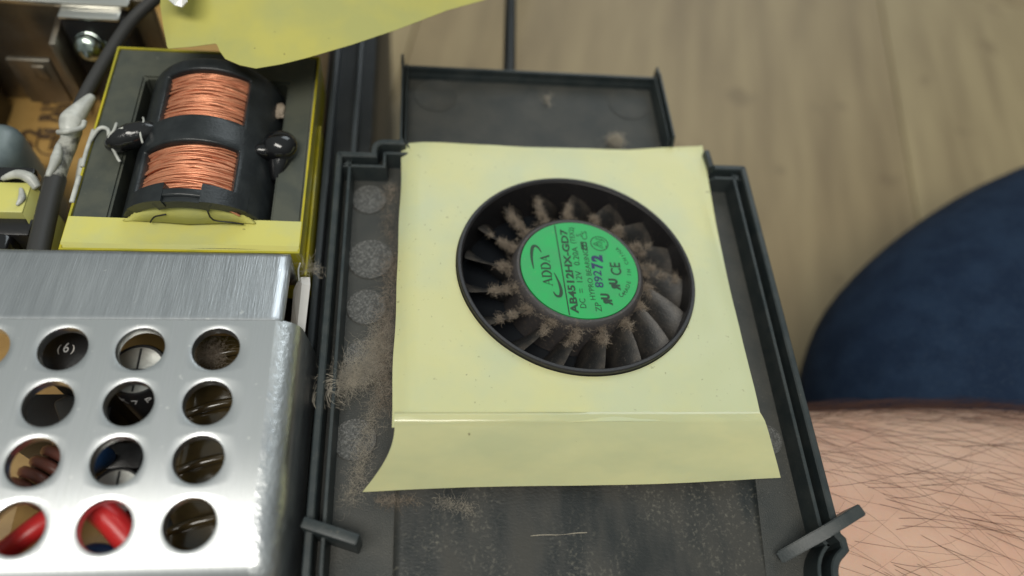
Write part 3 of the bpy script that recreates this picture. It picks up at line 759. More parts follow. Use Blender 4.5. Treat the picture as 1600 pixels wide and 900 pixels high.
for pts, rr in (([(-7.28, 2.78, 0.95), (-7.22, 2.62, 1.03), (-7.24, 2.42, 1.02), (-7.20, 2.25, 0.92)], 0.018), ([(-7.78, 2.66, 0.72), (-7.66, 2.60, 0.98), (-7.66, 2.44, 1.0), (-7.74, 2.32, 0.92), (-7.66, 2.14, 0.74), (-7.60, 2.05, 0.66)], 0.026),
                ([(-7.92, 2.70, 0.64), (-7.84, 2.55, 0.72), (-7.74, 2.48, 0.90), (-7.50, 2.44, 1.06)], 0.02), ([(-8.20, 2.45, 0.62), (-8.08, 2.75, 0.66), (-7.92, 2.72, 0.68), (-7.84, 2.45, 0.72)], 0.034), ([(-8.18, 2.75, 0.62), (-8.19, 2.3, 0.63), (-8.19, 1.95, 0.62)], 0.035), ([(-8.19, 1.75, 0.62), (-8.18, 1.5, 0.64), (-8.19, 1.22, 0.62)], 0.04)):
    tl(tube('glue_string', pts, rr, tr, 'silicone', 8, 6))
tl(ball('dust_fleck', (-5.14, 3.42, 0.55), (0.10, 0.16, 0.06), 'dust', tr, 0.5))

# ------------------------------------------------------------------ perforated aluminium shield
sh = thing('metal_shield', 'brushed aluminium shield plate with rows of round holes', 'shield', (-7, -3, -2.6))
def sl(o): o.location = (7, 3, 2.6); return o
ZS = 1.2
def sag(y): return 0.050 * min(0, y + 3.0) ** 2                # the plate eases into its near bend
hx = [-9.47, -8.46, -7.45, -6.44, -5.43]; hy = [-1.64, -2.44, -3.22, -4.03]; HR = 0.315
xe = [-9.98, -8.965, -7.955, -6.945, -5.935, -4.66]; ye = [-1.19, -2.04, -2.83, -3.625, -4.44]
bm = bmesh.new(); cache = {}
def V(x, y, z):
    k = (round(x, 4), round(y, 4), round(z, 4))
    if k not in cache: cache[k] = bm.verts.new((x, y, z))
    return cache[k]
NSEG = 32
for i in range(5):
    for j in range(4):
        xa, xb = xe[i], xe[i + 1]; yb, ya = ye[j], ye[j + 1]; cx, cy = hx[i], hy[j]
        outer = []; inner = []
        q = NSEG // 4
        for k in range(NSEG):
            s = k / q; side = int(s); t = s - side
            p = [(xb, ya + (yb - ya) * t), (xb + (xa - xb) * t, yb), (xa, yb + (ya - yb) * t), (xa + (xb - xa) * t, ya)][side]
            outer.append(p)
            a = -PI / 4 + 2 * PI * k / NSEG
            inner.append((cx + math.cos(a), cy + math.sin(a)))
        O = [V(*p, ZS) for p in outer]
        R1 = [V(cx + (p[0] - cx) * (HR + 0.05), cy + (p[1] - cy) * (HR + 0.05), ZS) for p in inner]
        R2 = [V(cx + (p[0] - cx) * (HR + 0.012), cy + (p[1] - cy) * (HR + 0.012), ZS - 0.010) for p in inner]
        R3 = [V(cx + (p[0] - cx) * HR, cy + (p[1] - cy) * HR, ZS - 0.045) for p in inner]
        R4 = [V(cx + (p[0] - cx) * HR, cy + (p[1] - cy) * HR, ZS - 0.15) for p in inner]
        Rm = [[V(p[0] + (q_.co.x - p[0]) * w_, p[1] + (q_.co.y - p[1]) * w_, ZS) for p, q_ in zip(outer, R1)] for w_ in (0.33, 0.67)]
        for A_, B_ in ((O, Rm[0]), (Rm[0], Rm[1]), (Rm[1], R1), (R1, R2), (R2, R3), (R3, R4)):
            for k in range(NSEG): bm.faces.new((A_[k], A_[(k + 1) % NSEG], B_[(k + 1) % NSEG], B_[k]))
bmesh.ops.recalc_face_normals(bm, faces=bm.faces[:])
if sum(q.normal.z * q.calc_area() for q in bm.faces) < 0: bmesh.ops.reverse_faces(bm, faces=bm.faces[:])
for q in bm.verts: q.co.z -= sag(q.co.y)
o = sl(from_bm('perforated_plate', bm, sh, 'alu', True, recalc=False)); auto_smooth(o, 20)
def bend(d, r):                                    # distance past the crease -> (run, drop) of a rolled edge
    a = min(d / r, math.radians(84)); run = r * math.sin(a); dr = r * (1 - math.cos(a))
    ex = d - a * r
    if ex > 0: run += ex * math.cos(a); dr += ex * math.sin(a)
    return run, dr
RX, RY = 0.36, 0.42
def grid(name, us, vs_, material):
    v = []; f = []
    for vv in vs_:
        for uu in us:
            rx, dx = bend(max(0, uu), RX); ry, dy = bend(max(0, vv), RY)
            x = (xe[-1] + rx) if uu > 0 else xe[-1] + uu
            y = (ye[-1] - ry) if vv > 0 else ye[-1] - vv
            z = ZS - dx - dy - sag(max(y, -4.9))
            v.append((x, y, z))
    n = len(us)
    for j in range(len(vs_) - 1):
        for i in range(n - 1): a = j * n + i; f.append((a, a + n, a + n + 1, a + 1))
    o = sl(from_py(name, v, f, sh, material, True))
    return o
us = [1.5 * i / 28 for i in range(29)]
grid('rolled_side', us, [-(ye[0] - ye[-1]) * (1 - i / 40) for i in range(41)] + [1.9 * i / 24 for i in range(1, 25)], 'alu_rough')
grid('rolled_front', [-(xe[-1] - xe[0]) * (1 - i / 40) for i in range(41)], [1.9 * i / 28 for i in range(29)], 'alu')
# raised back flange
v = []; f = []
pr = [(-1.20, 1.19), (-1.185, 1.207), (-1.16, 1.21), (-1.12, 1.204), (-0.80, 1.165), (-0.40, 1.115), (-0.04, 1.07), (0.02, 1.055), (0.06, 1.02), (0.07, 0.93), (0.07, 0.2)]
for y, z in pr:
    for i in range(31):
        x = -10.2 + (5.64) * i / 30
        if i == 30 and y > -0.02: x -= 0.03
        v.append((x, y, z + 0.006 * nz3(x, y, 5, 0.8)))
for j in range(len(pr) - 1):
    for i in range(30): a = j * 31 + i; f.append((a, a + 1, a + 32, a + 31))
o = sl(from_py('back_flange', v, f, sh, 'alu_band', True)); auto_smooth(o, 35); sd = o.modifiers.new('s', 'SOLIDIFY'); sd.thickness = 0.10; sd.offset = -1

# strap end beside the shield
st = thing('plastic_strap', 'short pale grey strap end sticking out at the corner of the shield', 'strap', (-4.45, -0.6, 0.0))
v = [(-4.58, -0.10, 0.36), (-4.50, -0.02, 0.45), (-4.36, 0.0, 0.42), (-4.62, -0.18, 0.30), (-4.47, -0.16, 0.47), (-4.34, -0.16, 0.44), (-4.62, -0.95, 0.2), (-4.48, -0.95, 0.42), (-4.36, -0.98, 0.40)]
f = [(0, 3, 4, 1), (1, 4, 5, 2), (3, 6, 7, 4), (4, 7, 8, 5)]
o = from_py('strip', v, f, st, 'pale_plastic'); o.location = (4.45, 0.6, 0); sd = o.modifiers.new('s', 'SOLIDIFY'); sd.thickness = 0.03
o = tube('glue_thread', [(-4.52, -0.1, 0.45), (-4.53, 0.05, 0.55), (-4.50, 0.16, 0.6)], 0.015, st, 'silicone', 6); o.location = (4.45, 0.6, 0)

# ------------------------------------------------------------------ loose yellow film at the top
lf = thing('yellow_film', 'loose yellow insulating film flapping over the far end of the transformer', 'insulation film', (-4.5, 4, 1.5))
edge = [(-7.22, 4.92, 1.5), (-7.06, 4.33, 1.5), (-6.93, 3.90, 1.5), (-6.90, 3.86, 1.5), (-6.51, 3.88, 1.55), (-6.12, 3.93, 1.6), (-6.09, 3.91, 1.6), (-6.02, 3.75, 1.6), (-5.91, 3.58, 1.6), (-5.64, 3.40, 1.65), (-5.37, 3.34, 1.65), (-4.96, 3.47, 1.65), (-4.55, 3.65, 1.65), (-3.82, 4.02, 1.65), (-3.05, 4.46, 1.65), (-2.13, 5.05, 1.65), (-1.45, 5.44, 1.6), (-0.63, 5.98, 1.6)]
v = []; f = []; n = len(edge); mrows = 16
for j in range(mrows):
    t = j / (mrows - 1)
    for i, p in enumerate(edge):
        p = Vector(p); s = i / (n - 1)
        q = Vector((-7.25 + 7.0 * s, 7.4 + 0.5 * s, 2.3))
        r_ = p.lerp(q, t)
        e = min(1, t * 3)
        z = r_.z + e * (0.16 * math.sin(PI * t * 1.1) + 0.10 * nz3(r_.x, r_.y, 0, 0.7) + 0.05 * math.sin(r_.x * 2.2 - r_.y))
        v.append((r_.x, r_.y, z))
for j in range(mrows - 1):
    for i in range(n - 1): a = j * n + i; f.append((a, a + 1, a + n + 1, a + n))
o = from_py('film', [(x, y, z) for x, y, z in v], f, lf, 'film', True); o.location = (4.5, -4, -1.5); thin(o, 0.008)
v = []; f = []
for j in range(6):
    for i in range(6): v.append((-7.05 + 0.55 * i / 5 + 0.1 * j / 5, 4.35 + 0.8 * j / 5 - 0.1 * i / 5, 2.15 + 0.12 * math.sin(i * 1.3 + j) + 0.1 * j / 5))
for j in range(5):
    for i in range(5): a = j * 6 + i; f.append((a, a + 1, a + 7, a + 6))
o = tag(from_py('plastic_scrap', v, f, None, 'clear'), 'crumpled clear plastic scrap on the yellow film at the top edge', 'plastic scrap'); sd = o.modifiers.new('s', 'SOLIDIFY'); sd.thickness = 0.02

# ------------------------------------------------------------------ far left: heat sink, transistor, cable, small parts
hs = thing('heat_sink', 'dull metal heat sink plate standing behind the transistor at the upper left', 'heat sink', (-10, 6.6, -2.6))
def hl(o): o.location = (10, -6.6, 2.6); return o
hl(box('plate', (-11.0, 6.45, -1.1), (6.0, 0.2, 2.9), hs, 'steel', None, 0.03))
hl(box('top_flange', (-10.9, 6.30, 0.42), (5.2, 0.55, 0.12), hs, 'steel_bright', None, 0.03))
hl(box('fin', (-9.72, 5.80, -0.95), (0.12, 0.9, 2.0), hs, 'steel', (0.05, 'Z'), 0.02))
hl(box('foot', (-10.36, 5.45, -1.05), (0.82, 0.12, 1.2), hs, 'steel', None, 0.03))
hl(box('foot_embossing', (-10.22, 5.38, -0.75), (0.24, 0.05, 0.34), hs, 'steel', None, 0.02))
tq = thing('power_transistor', 'black power transistor screwed to the heat sink at the upper left', 'transistor', (-9.0, 6.0, -2.6))
def ql(o): o.location = (9.0, -6.0, 2.6); return o
ql(box('body', (-8.98, 6.02, -0.95), (1.16, 0.55, 2.5), tq, 'black_part', None, 0.04))
ql(box('clamp_bar', (-9.0, 5.90, 0.36), (1.12, 0.34, 0.07), tq, 'steel_bright', None, 0.03))
sr = lathe('screw', [(0, 0.20), (0.11, 0.19), (0.20, 0.15), (0.26, 0.07), (0.27, 0.0), (0.285, -0.01), (0.29, -0.05), (0.26, -0.06), (0.26, -0.10), (0.31, -0.11), (0.31, -0.15), (0, -0.15)], tq, 'screw_zinc', 40)
sr.rotation_euler = (math.radians(62), 0, 0); sr.location = (9.0 - 9.16, -6.0 + 5.60, 2.6 - 0.22)
bm = bmesh.new(); bm_box(bm, (0, 0, 0.185), (0.28, 0.05, 0.05)); from_bm('screw_slot', bm, sr, 'screw_zinc')
bm = bmesh.new(); bm_box(bm, (0, 0, 0.183), (0.05, 0.28, 0.05)); from_bm('screw_slot', bm, sr, 'screw_zinc')
for dx in (-0.4, 0, 0.4): ql(box('pin', (-8.98 + dx, 5.9, -2.4), (0.1, 0.06, 0.5), tq, 'cap_top'))
t = thing('dark_filler', 'black box added to darken the left edge beside the tan board', 'dark_filler', (-12.75, 4.9, -2.6))
box('case', (0, 0.1, 1.15), (2.1, 2.2, 2.3), t, 'black_part', None, 0.06)  # black block added to keep the left edge dark

cb = thing('sleeved_cable', 'black sleeved cable with a blob of white silicone running past the transformer', 'cable', (-8.5, 3, -0.5))
def cl(o): o.location = (8.5, -3, 0.5); return o
cl(tube('sleeve', [(-6.7, 7.4, 0.9), (-7.65, 6.05, 0.75), (-8.10, 5.38, 0.62), (-8.43, 4.35, 0.5), (-8.62, 3.55, 0.42), (-8.66, 3.1, 0.36)], 0.118, cb, 'sleeve'))
cl(tube('sleeve', [(-8.72, 1.95, 0.30), (-8.68, 1.4, 0.34), (-8.60, 0.6, 0.40), (-8.52, -0.2, 0.42)], 0.165, cb, 'sleeve'))
cl(tube('bare_joint', [(-8.62, 3.0, 0.34), (-8.70, 2.6, 0.32), (-8.72, 2.2, 0.32), (-8.72, 1.9, 0.32)], [0.11, 0.16, 0.15, 0.16], cb, 'braid'))
cl(tube('silicone_blob', [(-8.44, 3.65, 0.48), (-8.56, 3.35, 0.48), (-8.66, 3.08, 0.46), (-8.66, 2.86, 0.42), (-8.70, 2.70, 0.40)], [0.07, 0.14, 0.20, 0.16, 0.09], cb, 'silicone', 16))
cl(tube('silicone_blob', [(-8.80, 2.78, 0.50), (-8.60, 2.70, 0.62), (-8.42, 2.84, 0.56), (-8.42, 3.02, 0.52)], 0.045, cb, 'silicone', 8))
cl(tube('silicone_blob', [(-8.76, 2.55, 0.44), (-8.70, 2.2, 0.50), (-8.76, 1.85, 0.46)], [0.05, 0.09, 0.04], cb, 'silicone', 8))
cl(tube('silicone_blob', [(-8.45, 2.5, 0.1), (-8.42, 2.0, 0.0), (-8.45, 1.6, -0.2)], [0.10, 0.13, 0.08], cb, 'silicone', 10))

stf = thing('small_transformer', 'small yellow-taped transformer at the left edge behind the shield', 'transformer', (-9.6, 1.3, -2.6))
def s2(o): o.location = (9.6, -1.3, 2.6); return o
pts = [(-10.6, 1.32), (-9.22, 1.32), (-8.98, 1.55), (-8.98, 1.92), (-10.6, 1.92)]
s2(prism('tape_wrap', [(-10.6, 1.28), (-9.12, 1.28), (-9.12, 1.90), (-10.6, 1.90)], -1.9, 0.22, stf, 'yellow_tape', 0.03))
bm = bmesh.new()
pp = [(-9.115, 1.905, 0.20), (-9.115, 1.27, 0.20), (-8.78, 0.72, -0.35), (-8.78, 1.55, -0.35), (-9.115, 1.905, -1.6), (-9.115, 1.27, -1.6), (-8.78, 0.72, -1.6), (-8.78, 1.55, -1.6)]
q = [bm.verts.new(p) for p in pp]
for fc in ((0, 1, 2, 3), (4, 7, 6, 5), (1, 5, 6, 2), (2, 6, 7, 3), (3, 7, 4, 0)): bm.faces.new([q[i] for i in fc])
s2(auto_smooth(from_bm('tape_side', bm, stf, 'yellow_tape')))
s2(box('core_front', (-9.75, 1.10, -0.55), (1.5, 0.34, 1.25), stf, 'black_part', None, 0.04))
s2(box('coil_former', (-9.8, 0.75, -0.40), (1.1, 0.6, 0.95), stf, 'resin', None, 0.14, 4))
s2(box('tape_base', (-9.2, 0.62, -1.1), (1.0, 0.9, 1.2), stf, 'yellow_edge', None, 0.05))
s2(tube('glue_string', [(-9.6, 1.96, 0.22), (-9.35, 2.0, 0.3), (-9.15, 1.95, 0.28), (-9.02, 1.8, 0.2)], [0.04, 0.08, 0.10, 0.07], stf, 'silicone', 8))
s2(tube('glue_string', [(-9.25, 1.75, 0.24), (-9.18, 1.55, 0.25), (-9.22, 1.4, 0.25)], [0.03, 0.06, 0.02], stf, 'silicone', 8))
s2(box('terminal', (-9.8, 2.1, 0.05), (1.3, 0.3, 0.3), stf, 'foil', None, 0.06))
dc = thing('film_capacitor', 'smooth blue-grey rounded capacitor above the small yellow transformer', 'capacitor', (-10.5, 2.75, -2.6))
bm = bmesh.new(); bm_box(bm, (0, 0, 0), (1.7, 1.0, 2.6), None, 0.35, 5)
o = auto_smooth(from_bm('body', bm, dc, 'disc_grey'), 60); o.location = (-0.05, 0.15, 1.45)
v = []; f = []; tube_into(v, f, [(0.2 * math.cos(a), 0.2 * math.sin(a), 0) for a in [2 * PI * i / 24 for i in range(25)]], 0.016, 5)
o2 = from_py('mark_ring', v, f, dc, 'black_part', True); o2.location = (0.15, 0.15, 2.752)

# ------------------------------------------------------------------ parts seen through the holes of the shield
def capacitor(x, y, r, zt, label, txt=None, tsize=0.2):
    t = thing('electrolytic_capacitor', label, 'capacitor', (x, y, -2.6), 'capacitors under the shield')
    lathe('sleeve', [(r, 0), (r, zt + 2.6 - 0.05), (r - 0.03, zt + 2.6), (r * 0.86, zt + 2.6), (r * 0.84, zt + 2.58)], t, 'black_part', 40)
    lathe('metal_top', [(0, zt + 2.585), (r * 0.86, zt + 2.585)], t, 'cap_top', 40)
    bm = bmesh.new(); bm_box(bm, (0, 0, zt + 2.586), (0.03, 1.6 * r, 0.012)); bm_box(bm, (0, 0, zt + 2.5855), (1.6 * r, 0.03, 0.012)); from_bm('vent_score', bm, t, 'black_part')
    if txt:
        for i, ch in enumerate(txt):
            a = -PI / 2 + (i - (len(txt) - 1) / 2) * 0.42
            text_obj('sleeve_print', ch, tsize, t, 'white_print', Matrix.Translation(((r + 0.004) * math.cos(a), (r + 0.004) * math.sin(a), zt + 2.6 - 0.22)) @ Matrix.Rotation(a + PI / 2, 4, 'Z') @ Matrix.Rotation(PI / 2, 4, 'X'), 0.003)
    return t
capacitor(-6.62, -1.74, 0.42, 0.70, 'silver-topped black capacitor in the second hole of the top row', 'K7P')
capacitor(-6.62, -3.46, 0.36, 0.55, 'black capacitor with a silver top in the third row of shield holes', 'PCE')
t = thing('drum_inductor', 'black round inductor with a white printed 6 under the top row of holes', 'inductor', (-7.72, -1.42, -2.6))
lathe('drum', [(0, 3.2), (0.40, 3.2), (0.45, 3.17), (0.46, 3.0), (0.40, 2.9), (0.40, 0)], t, 'black_part', 40)
text_obj('print', '6', 0.22, t, 'white_print', Matrix.Translation((0.03, 0.06, 3.204)), 0.003, sx=0.8)
for s in (-1, 1): text_obj('print', '(' if s < 0 else ')', 0.16, t, 'pale_plastic', Matrix.Translation((0.03 + 0.10 * s, 0.05, 3.204)), 0.002)
t = thing('toroid_choke', 'choke wound with thick dark red wire under the third row of holes', 'choke', (-7.75, -3.05, -2.6))
for k in range(5):
    v = []; f = []
    tube_into(v, f, [(0.34 * math.cos(a), -0.34 + 0.19 * k + 0.04 * math.sin(a), 2.55 + 0.34 * math.sin(a) - 0.05 * k) for a in [2 * PI * i / 24 for i in range(25)]], 0.085, 8)
    o = from_py('winding', v, f, t, 'brown_coil', True); o.rotation_euler = (0, 0, -0.5)
o = lathe('core', [(0, 0), (0.25, 0), (0.25, 2.6), (0, 2.6)], t, 'black_part', 24)
t = thing('ceramic_capacitor', 'blue disc capacitor beside the dark red choke under the shield', 'capacitor', (-7.30, -2.85, -2.6), 'capacitors under the shield')
o = ball('body', (0, 0, 2.55), (0.36, 0.16, 0.40), 'blue_part', t, 0.05); o.rotation_euler = (0, 0, 0.4)
for s in (-1, 1): box('lead', (0.12 * s, 0, 1.1), (0.05, 0.05, 2.2), t, 'cap_top')
t = thing('heatshrink_resistor', 'grey angled part under the first hole of the second row', 'resistor', (-7.75, -2.25, -2.6))
o = box('body', (0.05, 0.05, 2.3), (0.34, 0.9, 0.34), t, 'sleeve', (0.5, 'Z'), 0.08, 3); box('lead', (-0.25, -0.1, 1.1), (0.06, 0.06, 2.2), t, 'cap_top')
t = thing('dark_filler', 'small dark filler block added in the gap below the second row of shield holes', 'dark_filler', (-8.2, -1.9, -2.6), 'dark fillers under the shield')
box('case', (0, 0, 0.9), (1.5, 0.8, 1.8), t, 'black_part', None, 0.05)  # filler block added to cover the brightly lit board under the holes
t = thing('dark_filler', 'added dark filler block behind the silver-topped capacitor in the third row of holes', 'dark_filler', (-7.0, -2.72, -2.6), 'dark fillers under the shield')
box('case', (0, 0, 1.2), (0.75, 0.42, 2.4), t, 'black_part', None, 0.05); box('side_label', (0.12, -0.213, 1.9), (0.12, 0.01, 0.9), t, 'pcb')  # second added filler, darkens the view through the third row
bd = thing('daughter_board', 'small tan board printed 102 under the lower row of shield holes', 'circuit board', (-7.6, -3.7, -2.6))
box('board', (0, 0, 2.0), (1.5, 0.9, 0.1), bd, 'pcb', None, 0.02)
text_obj('print', '102', 0.24, bd, 'pcb_print', Matrix.Translation((-0.05, 0.12, 2.053)) @ Matrix.Rotation(-PI / 2 - .2, 4, 'Z'), 0.003, bold=0.004)
box('support', (0.2, 0, 0.98), (0.2, 0.5, 1.94), bd, 'black_part')
rw = [((-8.35, -4.45, 0.05), (-7.85, -4.08, 0.30), (-7.45, -3.72, 0.30), (-7.1, -3.45, 0.0)), ((-7.25, -3.35, 0.35), (-6.85, -3.62, 0.62), (-6.45, -3.95, 0.62), (-6.1, -4.4, 0.4), (-6.0, -4.8, 0.0))]
for i, p in enumerate(rw):
    tag(tube('red_wire', p, 0.19 if i else 0.16, None, 'red_wire', 14), ('red insulated wire under the first hole of the bottom row', 'thick red insulated wire crossing under the second hole of the bottom row')[i], 'wire', 'wires under the shield')
tag(tube('blue_wire', [(-7.2, -4.5, 0.3), (-6.8, -4.22, 0.45), (-6.4, -4.32, 0.42), (-6.0, -4.5, 0.3)], 0.12, None, 'blue_part', 12), 'blue wire below the thick red wire under the shield', 'wire', 'wires under the shield')
tag(tube('grey_wire', [(-6.7, -3.25, 0.2), (-6.3, -3.55, 0.25), (-6.0, -3.9, 0.1)], 0.14, None, 'sleeve', 12), 'dark grey wire beside the thick red wire under the shield', 'wire', 'wires under the shield')
vb = thing('varnished_coil', 'dark varnished brown coil seen through the right column of shield holes', 'coil', (-5.6, -2.6, -2.6))
bm = bmesh.new(); bm_box(bm, (0, 0, 1.35), (1.15, 3.6, 2.7), None, 0.30, 4)
for q in bm.verts: q.co += Vector((0.08 * nz3(q.co.x, q.co.y, 1, 1.5), 0, 0.18 * nz3(q.co.x, q.co.y, 0, 1.2)))
auto_smooth(from_bm('body', bm, vb, 'varnish'), 60)
for k in range(4):
    v = []; f = []; y = -1.4 + 0.85 * k
    tube_into(v, f, spline([(-0.6, y, 2.2), (-0.45, y + .05, 2.72), (0.1, y + 0.22, 2.80), (0.5, y + 0.3, 2.6), (0.62, y + .3, 2.0)], 6), 0.07, 8)
    from_py('winding', v, f, vb, 'varnish', True)
def src(): return (-5.75 + random.gauss(0, .12), -1.35 + random.gauss(0, .14), 0.3 + random.random() * .15), (0, 0, 0)
tag(fuzz('dust_clump', src, 600, 0.22, 0.0016, None, 'dust', 1.5, 7), 'brown dust tuft inside the top right hole of the shield', 'dust', kind='stuff')

# ------------------------------------------------------------------ black cord behind the cover
tag(tube('black_cord', [(-0.78, 4.3, -0.55), (-0.72, 5.2, -0.7), (-0.62, 6.4, -0.95), (-0.45, 8.7, -1.2), (-0.1, 12, -2.2), (0.8, 17, -5), (2.5, 23, -8.3), (4, 32, -8.75)], 0.14, None, 'rubber', 14), 'black round cord running away behind the fan cover across the floor', 'cord')

# ------------------------------------------------------------------ dust on the cover
def tuft(label, pts, n, spread, length, mtl='dust_grey', rad=0.006, curl=0.8, zs=0.10):
    P = [Vector(p) for p in pts]
    def s():
        k = random.random() * (len(P) - 1); i = min(int(k), len(P) - 2); c = P[i].lerp(P[i + 1], k - i)
        return (c.x + random.gauss(0, spread), c.y + random.gauss(0, spread), c.z + abs(random.gauss(0, zs))), (0, 0, 0)
    o = fuzz('dust_clump', s, n, length, rad, None, mtl, curl, 8, 0.5)
    return tag(o, label, 'dust', kind='stuff')
tuft('brown dust drift along the left edge of the yellow sheet', [(-3.02, 0.7, -0.08), (-3.05, 0.3, -0.04), (-3.10, -0.3, -0.02), (-3.15, -0.8, 0.0), (-3.17, -1.2, 0.0), (-3.13, -1.6, -0.04), (-3.10, -2.1, -0.06)], 1300, 0.085, 0.34, 'dust', 0.0010, 1.6, 0.07)
tuft('grey-brown dust wad spreading from the sheet towards the left rim', [(-3.15, -0.75, -0.02), (-3.22, -1.15, 0.0), (-3.40, -1.45, 0.02), (-3.60, -1.62, 0.04), (-3.80, -1.74, 0.06)], 1700, 0.115, 0.40, 'dust_grey', 0.0009, 1.5, 0.06)
tuft('thin trail of grey dust on the cover left of the flap', [(-3.18, -1.6, -0.07), (-3.28, -2.2, -0.09), (-3.42, -2.7, -0.09), (-3.46, -3.1, -0.09), (-3.58, -3.5, -0.09)], 900, 0.06, 0.26, 'dust_grey', 0.0009, 1.6, 0.025)
v = []; f = []
for k in range(46):                                            # loose looping hairs
    p = Vector((-3.80, -1.78, 0.12)) + Vector((random.gauss(0, .05), random.gauss(0, .05), random.random() * .1)); d = Vector((-0.9 + random.gauss(0, .25), 0.35 + random.gauss(0, .35), 0.55)).normalized(); pts = [p.copy()]
    ax = Vector((random.gauss(0, .25), random.gauss(0, .25), 1)).normalized(); w_ = random.uniform(0.10, 0.26)
    for i in range(random.randint(10, 18)):
        d = (Quaternion(ax, w_) @ d + Vector((0, 0, -0.06))).normalized(); p = p + d * 0.034; pts.append(p.copy())
    tube_into(v, f, pts, random.uniform(0.0016, 0.0032), 3, False)
tag(from_py('dust_clump', v, f, None, 'dust_grey'), 'curled dust hair hooked over the left rim of the cover', 'dust', kind='stuff')
tuft('brown dust under the near edge of the flap', [(-3.15, -3.5, -0.09), (-2.9, -3.52, -0.08), (-2.6, -3.55, -0.08)], 260, 0.04, 0.18, 'dust', 0.0011, 1.6, 0.02)
tuft('pale dust smudge on the black strip below the flap', [(-2.3, -3.55, -0.07), (-2.0, -3.6, -0.07), (-1.8, -3.68, -0.07)], 260, 0.045, 0.16, 'dust_grey', 0.0010, 1.6, 0.015)
tuft('small round lint ball at the top edge of the yellow sheet', [(1.24, 3.55, -0.08), (1.32, 3.50, -0.06)], 800, 0.055, 0.18, 'dust_grey', 0.0012, 1.8, 0.04)
tuft('tiny lint thread on the far part of the cover', [(-0.05, 4.75, -0.1), (0.0, 4.45, -0.1)], 26, 0.02, 0.16, 'dust_grey', 0.003, 0.6, 0.01)
tuft('sparse lint along the cover in the upper left corner by the sheet', [(-3.1, 2.3, -0.1), (-3.2, 1.9, -0.1), (-3.10, 1.0, -0.1)], 450, 0.08, 0.16, 'dust', 0.0011, 1.7, 0.02)
tuft('fine dust threads caught by the strap at the corner of the shield', [(-4.42, 0.05, 0.40), (-4.35, 0.2, 0.45)], 60, 0.05, 0.30, 'dust_grey', 0.0016, 0.9, 0.05)

# ------------------------------------------------------------------ person at the lower right
per = thing('person', 'person in dark blue trousers with a hairy bare forearm beside the black cover', 'person', (20, -4, FZ))
def pl(o): o.location = (-20, 4, -FZ); return o
# knee and thigh
bm = bmesh.new()
path = [(6.9, -1.6, -5.6, 0.4, 0.4), (7.05, -1.6, -5.5, 2.0, 1.5), (7.9, -1.4, -5.3, 3.75, 2.5), (9.5, -1.1, -5.1, 5.0, 3.2), (11.8, -0.65, -4.9, 6.1, 3.7), (15, 0.1, -4.8, 7.1, 4.0), (20, 0.6, -4.7, 7.5, 4.2), (28, 2, -4.6, 8.0, 4.3), (38, 3.5, -4.5, 8.4, 4.4)]
rings = []; NS = 40
for (x, y, z, ry, rz) in path:
    R = []
    for k in range(NS):
        a = 2 * PI * k / NS
        dx = 0
        jit = 1 + 0.035 * nz3(x * 0.6, math.cos(a) * 3, math.sin(a) * 3)
        R.append(bm.verts.new((x + dx, y + ry * math.cos(a) * jit, z + rz * math.sin(a) * jit)))
    rings.append(R)
for i in range(len(rings) - 1):
    for k in range(NS): bm.faces.new((rings[i][k], rings[i][(k + 1) % NS], rings[i + 1][(k + 1) % NS], rings[i + 1][k]))
bm.faces.new(rings[0][::-1]); bm.faces.new(rings[-1])
o = pl(from_bm('trousers', bm, per, 'jeans', True)); sm = o.modifiers.new('s', 'SUBSURF'); sm.levels = 2; sm.render_levels = 2
# forearm and hand in one skin: lofted arm, palm and fingers fused by a voxel remesh
def capsule_chain(v, f, pts, rads, flat=1.0):
    tube_into(v, f, spline(pts, 5), [rads[min(i // 5, len(rads) - 2)] + (rads[min(i // 5 + 1, len(rads) - 1)] - rads[min(i // 5, len(rads) - 2)]) * ((i % 5) / 5) for i in range((len(pts) - 1) * 5 + 1)], 16)
v = []; f = []
arm = [(40, -7.2, -4.4, 4.6, 4.2), (26, -6.3, -4.1, 4.2, 3.8), (16, -5.2, -3.5, 3.85, 3.1), (9, -4.62, -2.95, 3.45, 2.45), (5, -4.45, -2.7, 3.15, 2.0), (2.4, -4.4, -2.5, 2.95, 1.75), (0.6, -4.5, -2.2, 3.6, 1.45), (-2.0, -4.3, -1.95, 4.1, 1.3), (-4.6, -4.2, -1.8, 4.0, 1.15), (-5.4, -4.2, -1.8, 3.2, 0.7)]
b = 0; NS = 36
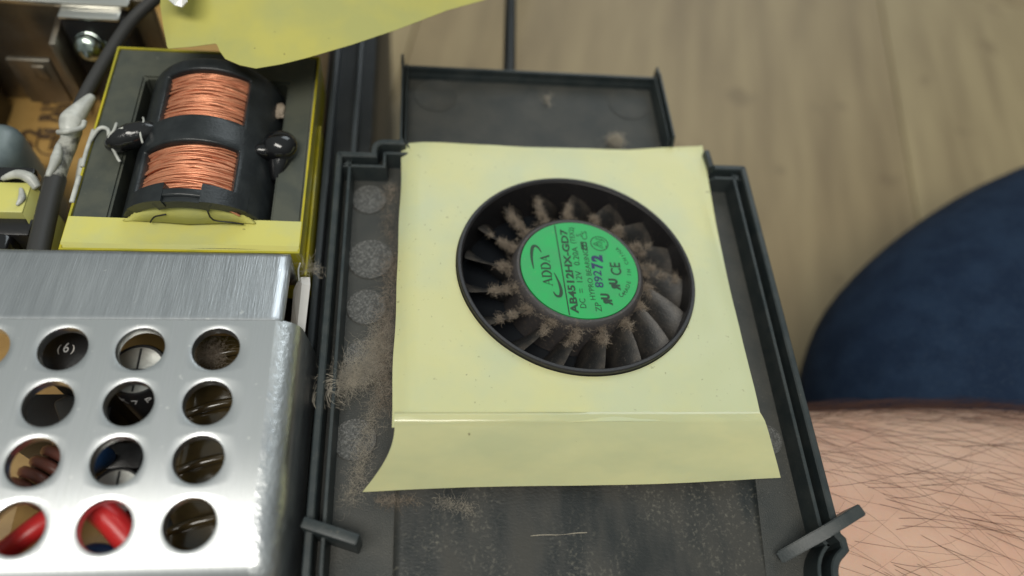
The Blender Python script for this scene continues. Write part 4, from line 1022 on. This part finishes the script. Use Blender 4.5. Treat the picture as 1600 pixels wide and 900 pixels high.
for (x, y, z, ry, rz) in arm:
    for k in range(NS):
        a = 2 * PI * k / NS; v.append((x, y + ry * math.cos(a), z + rz * math.sin(a)))
for i in range(len(arm) - 1):
    for k in range(NS): f.append((i * NS + k, i * NS + (k + 1) % NS, (i + 1) * NS + (k + 1) % NS, (i + 1) * NS + k))
f.append(tuple(range(NS))[::-1]); f.append(tuple((len(arm) - 1) * NS + k for k in range(NS)))
arm_o = pl(from_py('body', v, f, per, 'skin', True))
sm = arm_o.modifiers.new('s', 'SUBSURF'); sm.levels = 2; sm.render_levels = 2
# arm surface for hair
def arm_pt(x, a, off=0.0):
    for i in range(len(arm) - 1):
        if arm[i][0] >= x >= arm[i + 1][0]:
            t = (arm[i][0] - x) / (arm[i][0] - arm[i + 1][0]); t2 = t
            q = [arm[i][k] + (arm[i + 1][k] - arm[i][k]) * t2 for k in range(5)]
            n = Vector((0, math.cos(a) / q[3], math.sin(a) / q[4])).normalized()
            return Vector((x, q[1] + q[3] * math.cos(a), q[2] + q[4] * math.sin(a))) + n * off, n
    return None, None
v = []; f = []
for k in range(700):
    x0 = random.uniform(1.5, 12.5); a0 = math.radians(random.uniform(-12, 125)) if k % 5 < 3 else math.radians(random.uniform(-15, 38))
    L_ = random.uniform(1.4, 4.0); da = random.gauss(0.19, 0.11); cu = random.gauss(-0.02, 0.26); cx = random.gauss(0, 0.12); pts = []; hgt = random.uniform(0.03, 0.22)
    if random.random() < 0.05: da = -da
    for i in range(13):
        t = i / 12
        p, n = arm_pt(min(20, x0 + L_ * (t * 0.95 - cx * t * t)), a0 + (da * t + cu * t * t) * L_ * 0.5, -0.02 + hgt * math.sin(PI * min(t * 0.75, 1)) + 0.02 * t)
        if p is None: break
        pts.append(p)
    r0 = random.uniform(0.0028, 0.0052)
    if len(pts) > 4: tube_into(v, f, pts, [r0 * (1 - 0.8 * i / len(pts)) for i in range(len(pts))], 3, False)
o = pl(from_py('arm_hair', v, f, per, 'hair', True)); o['kind'] = 'stuff'
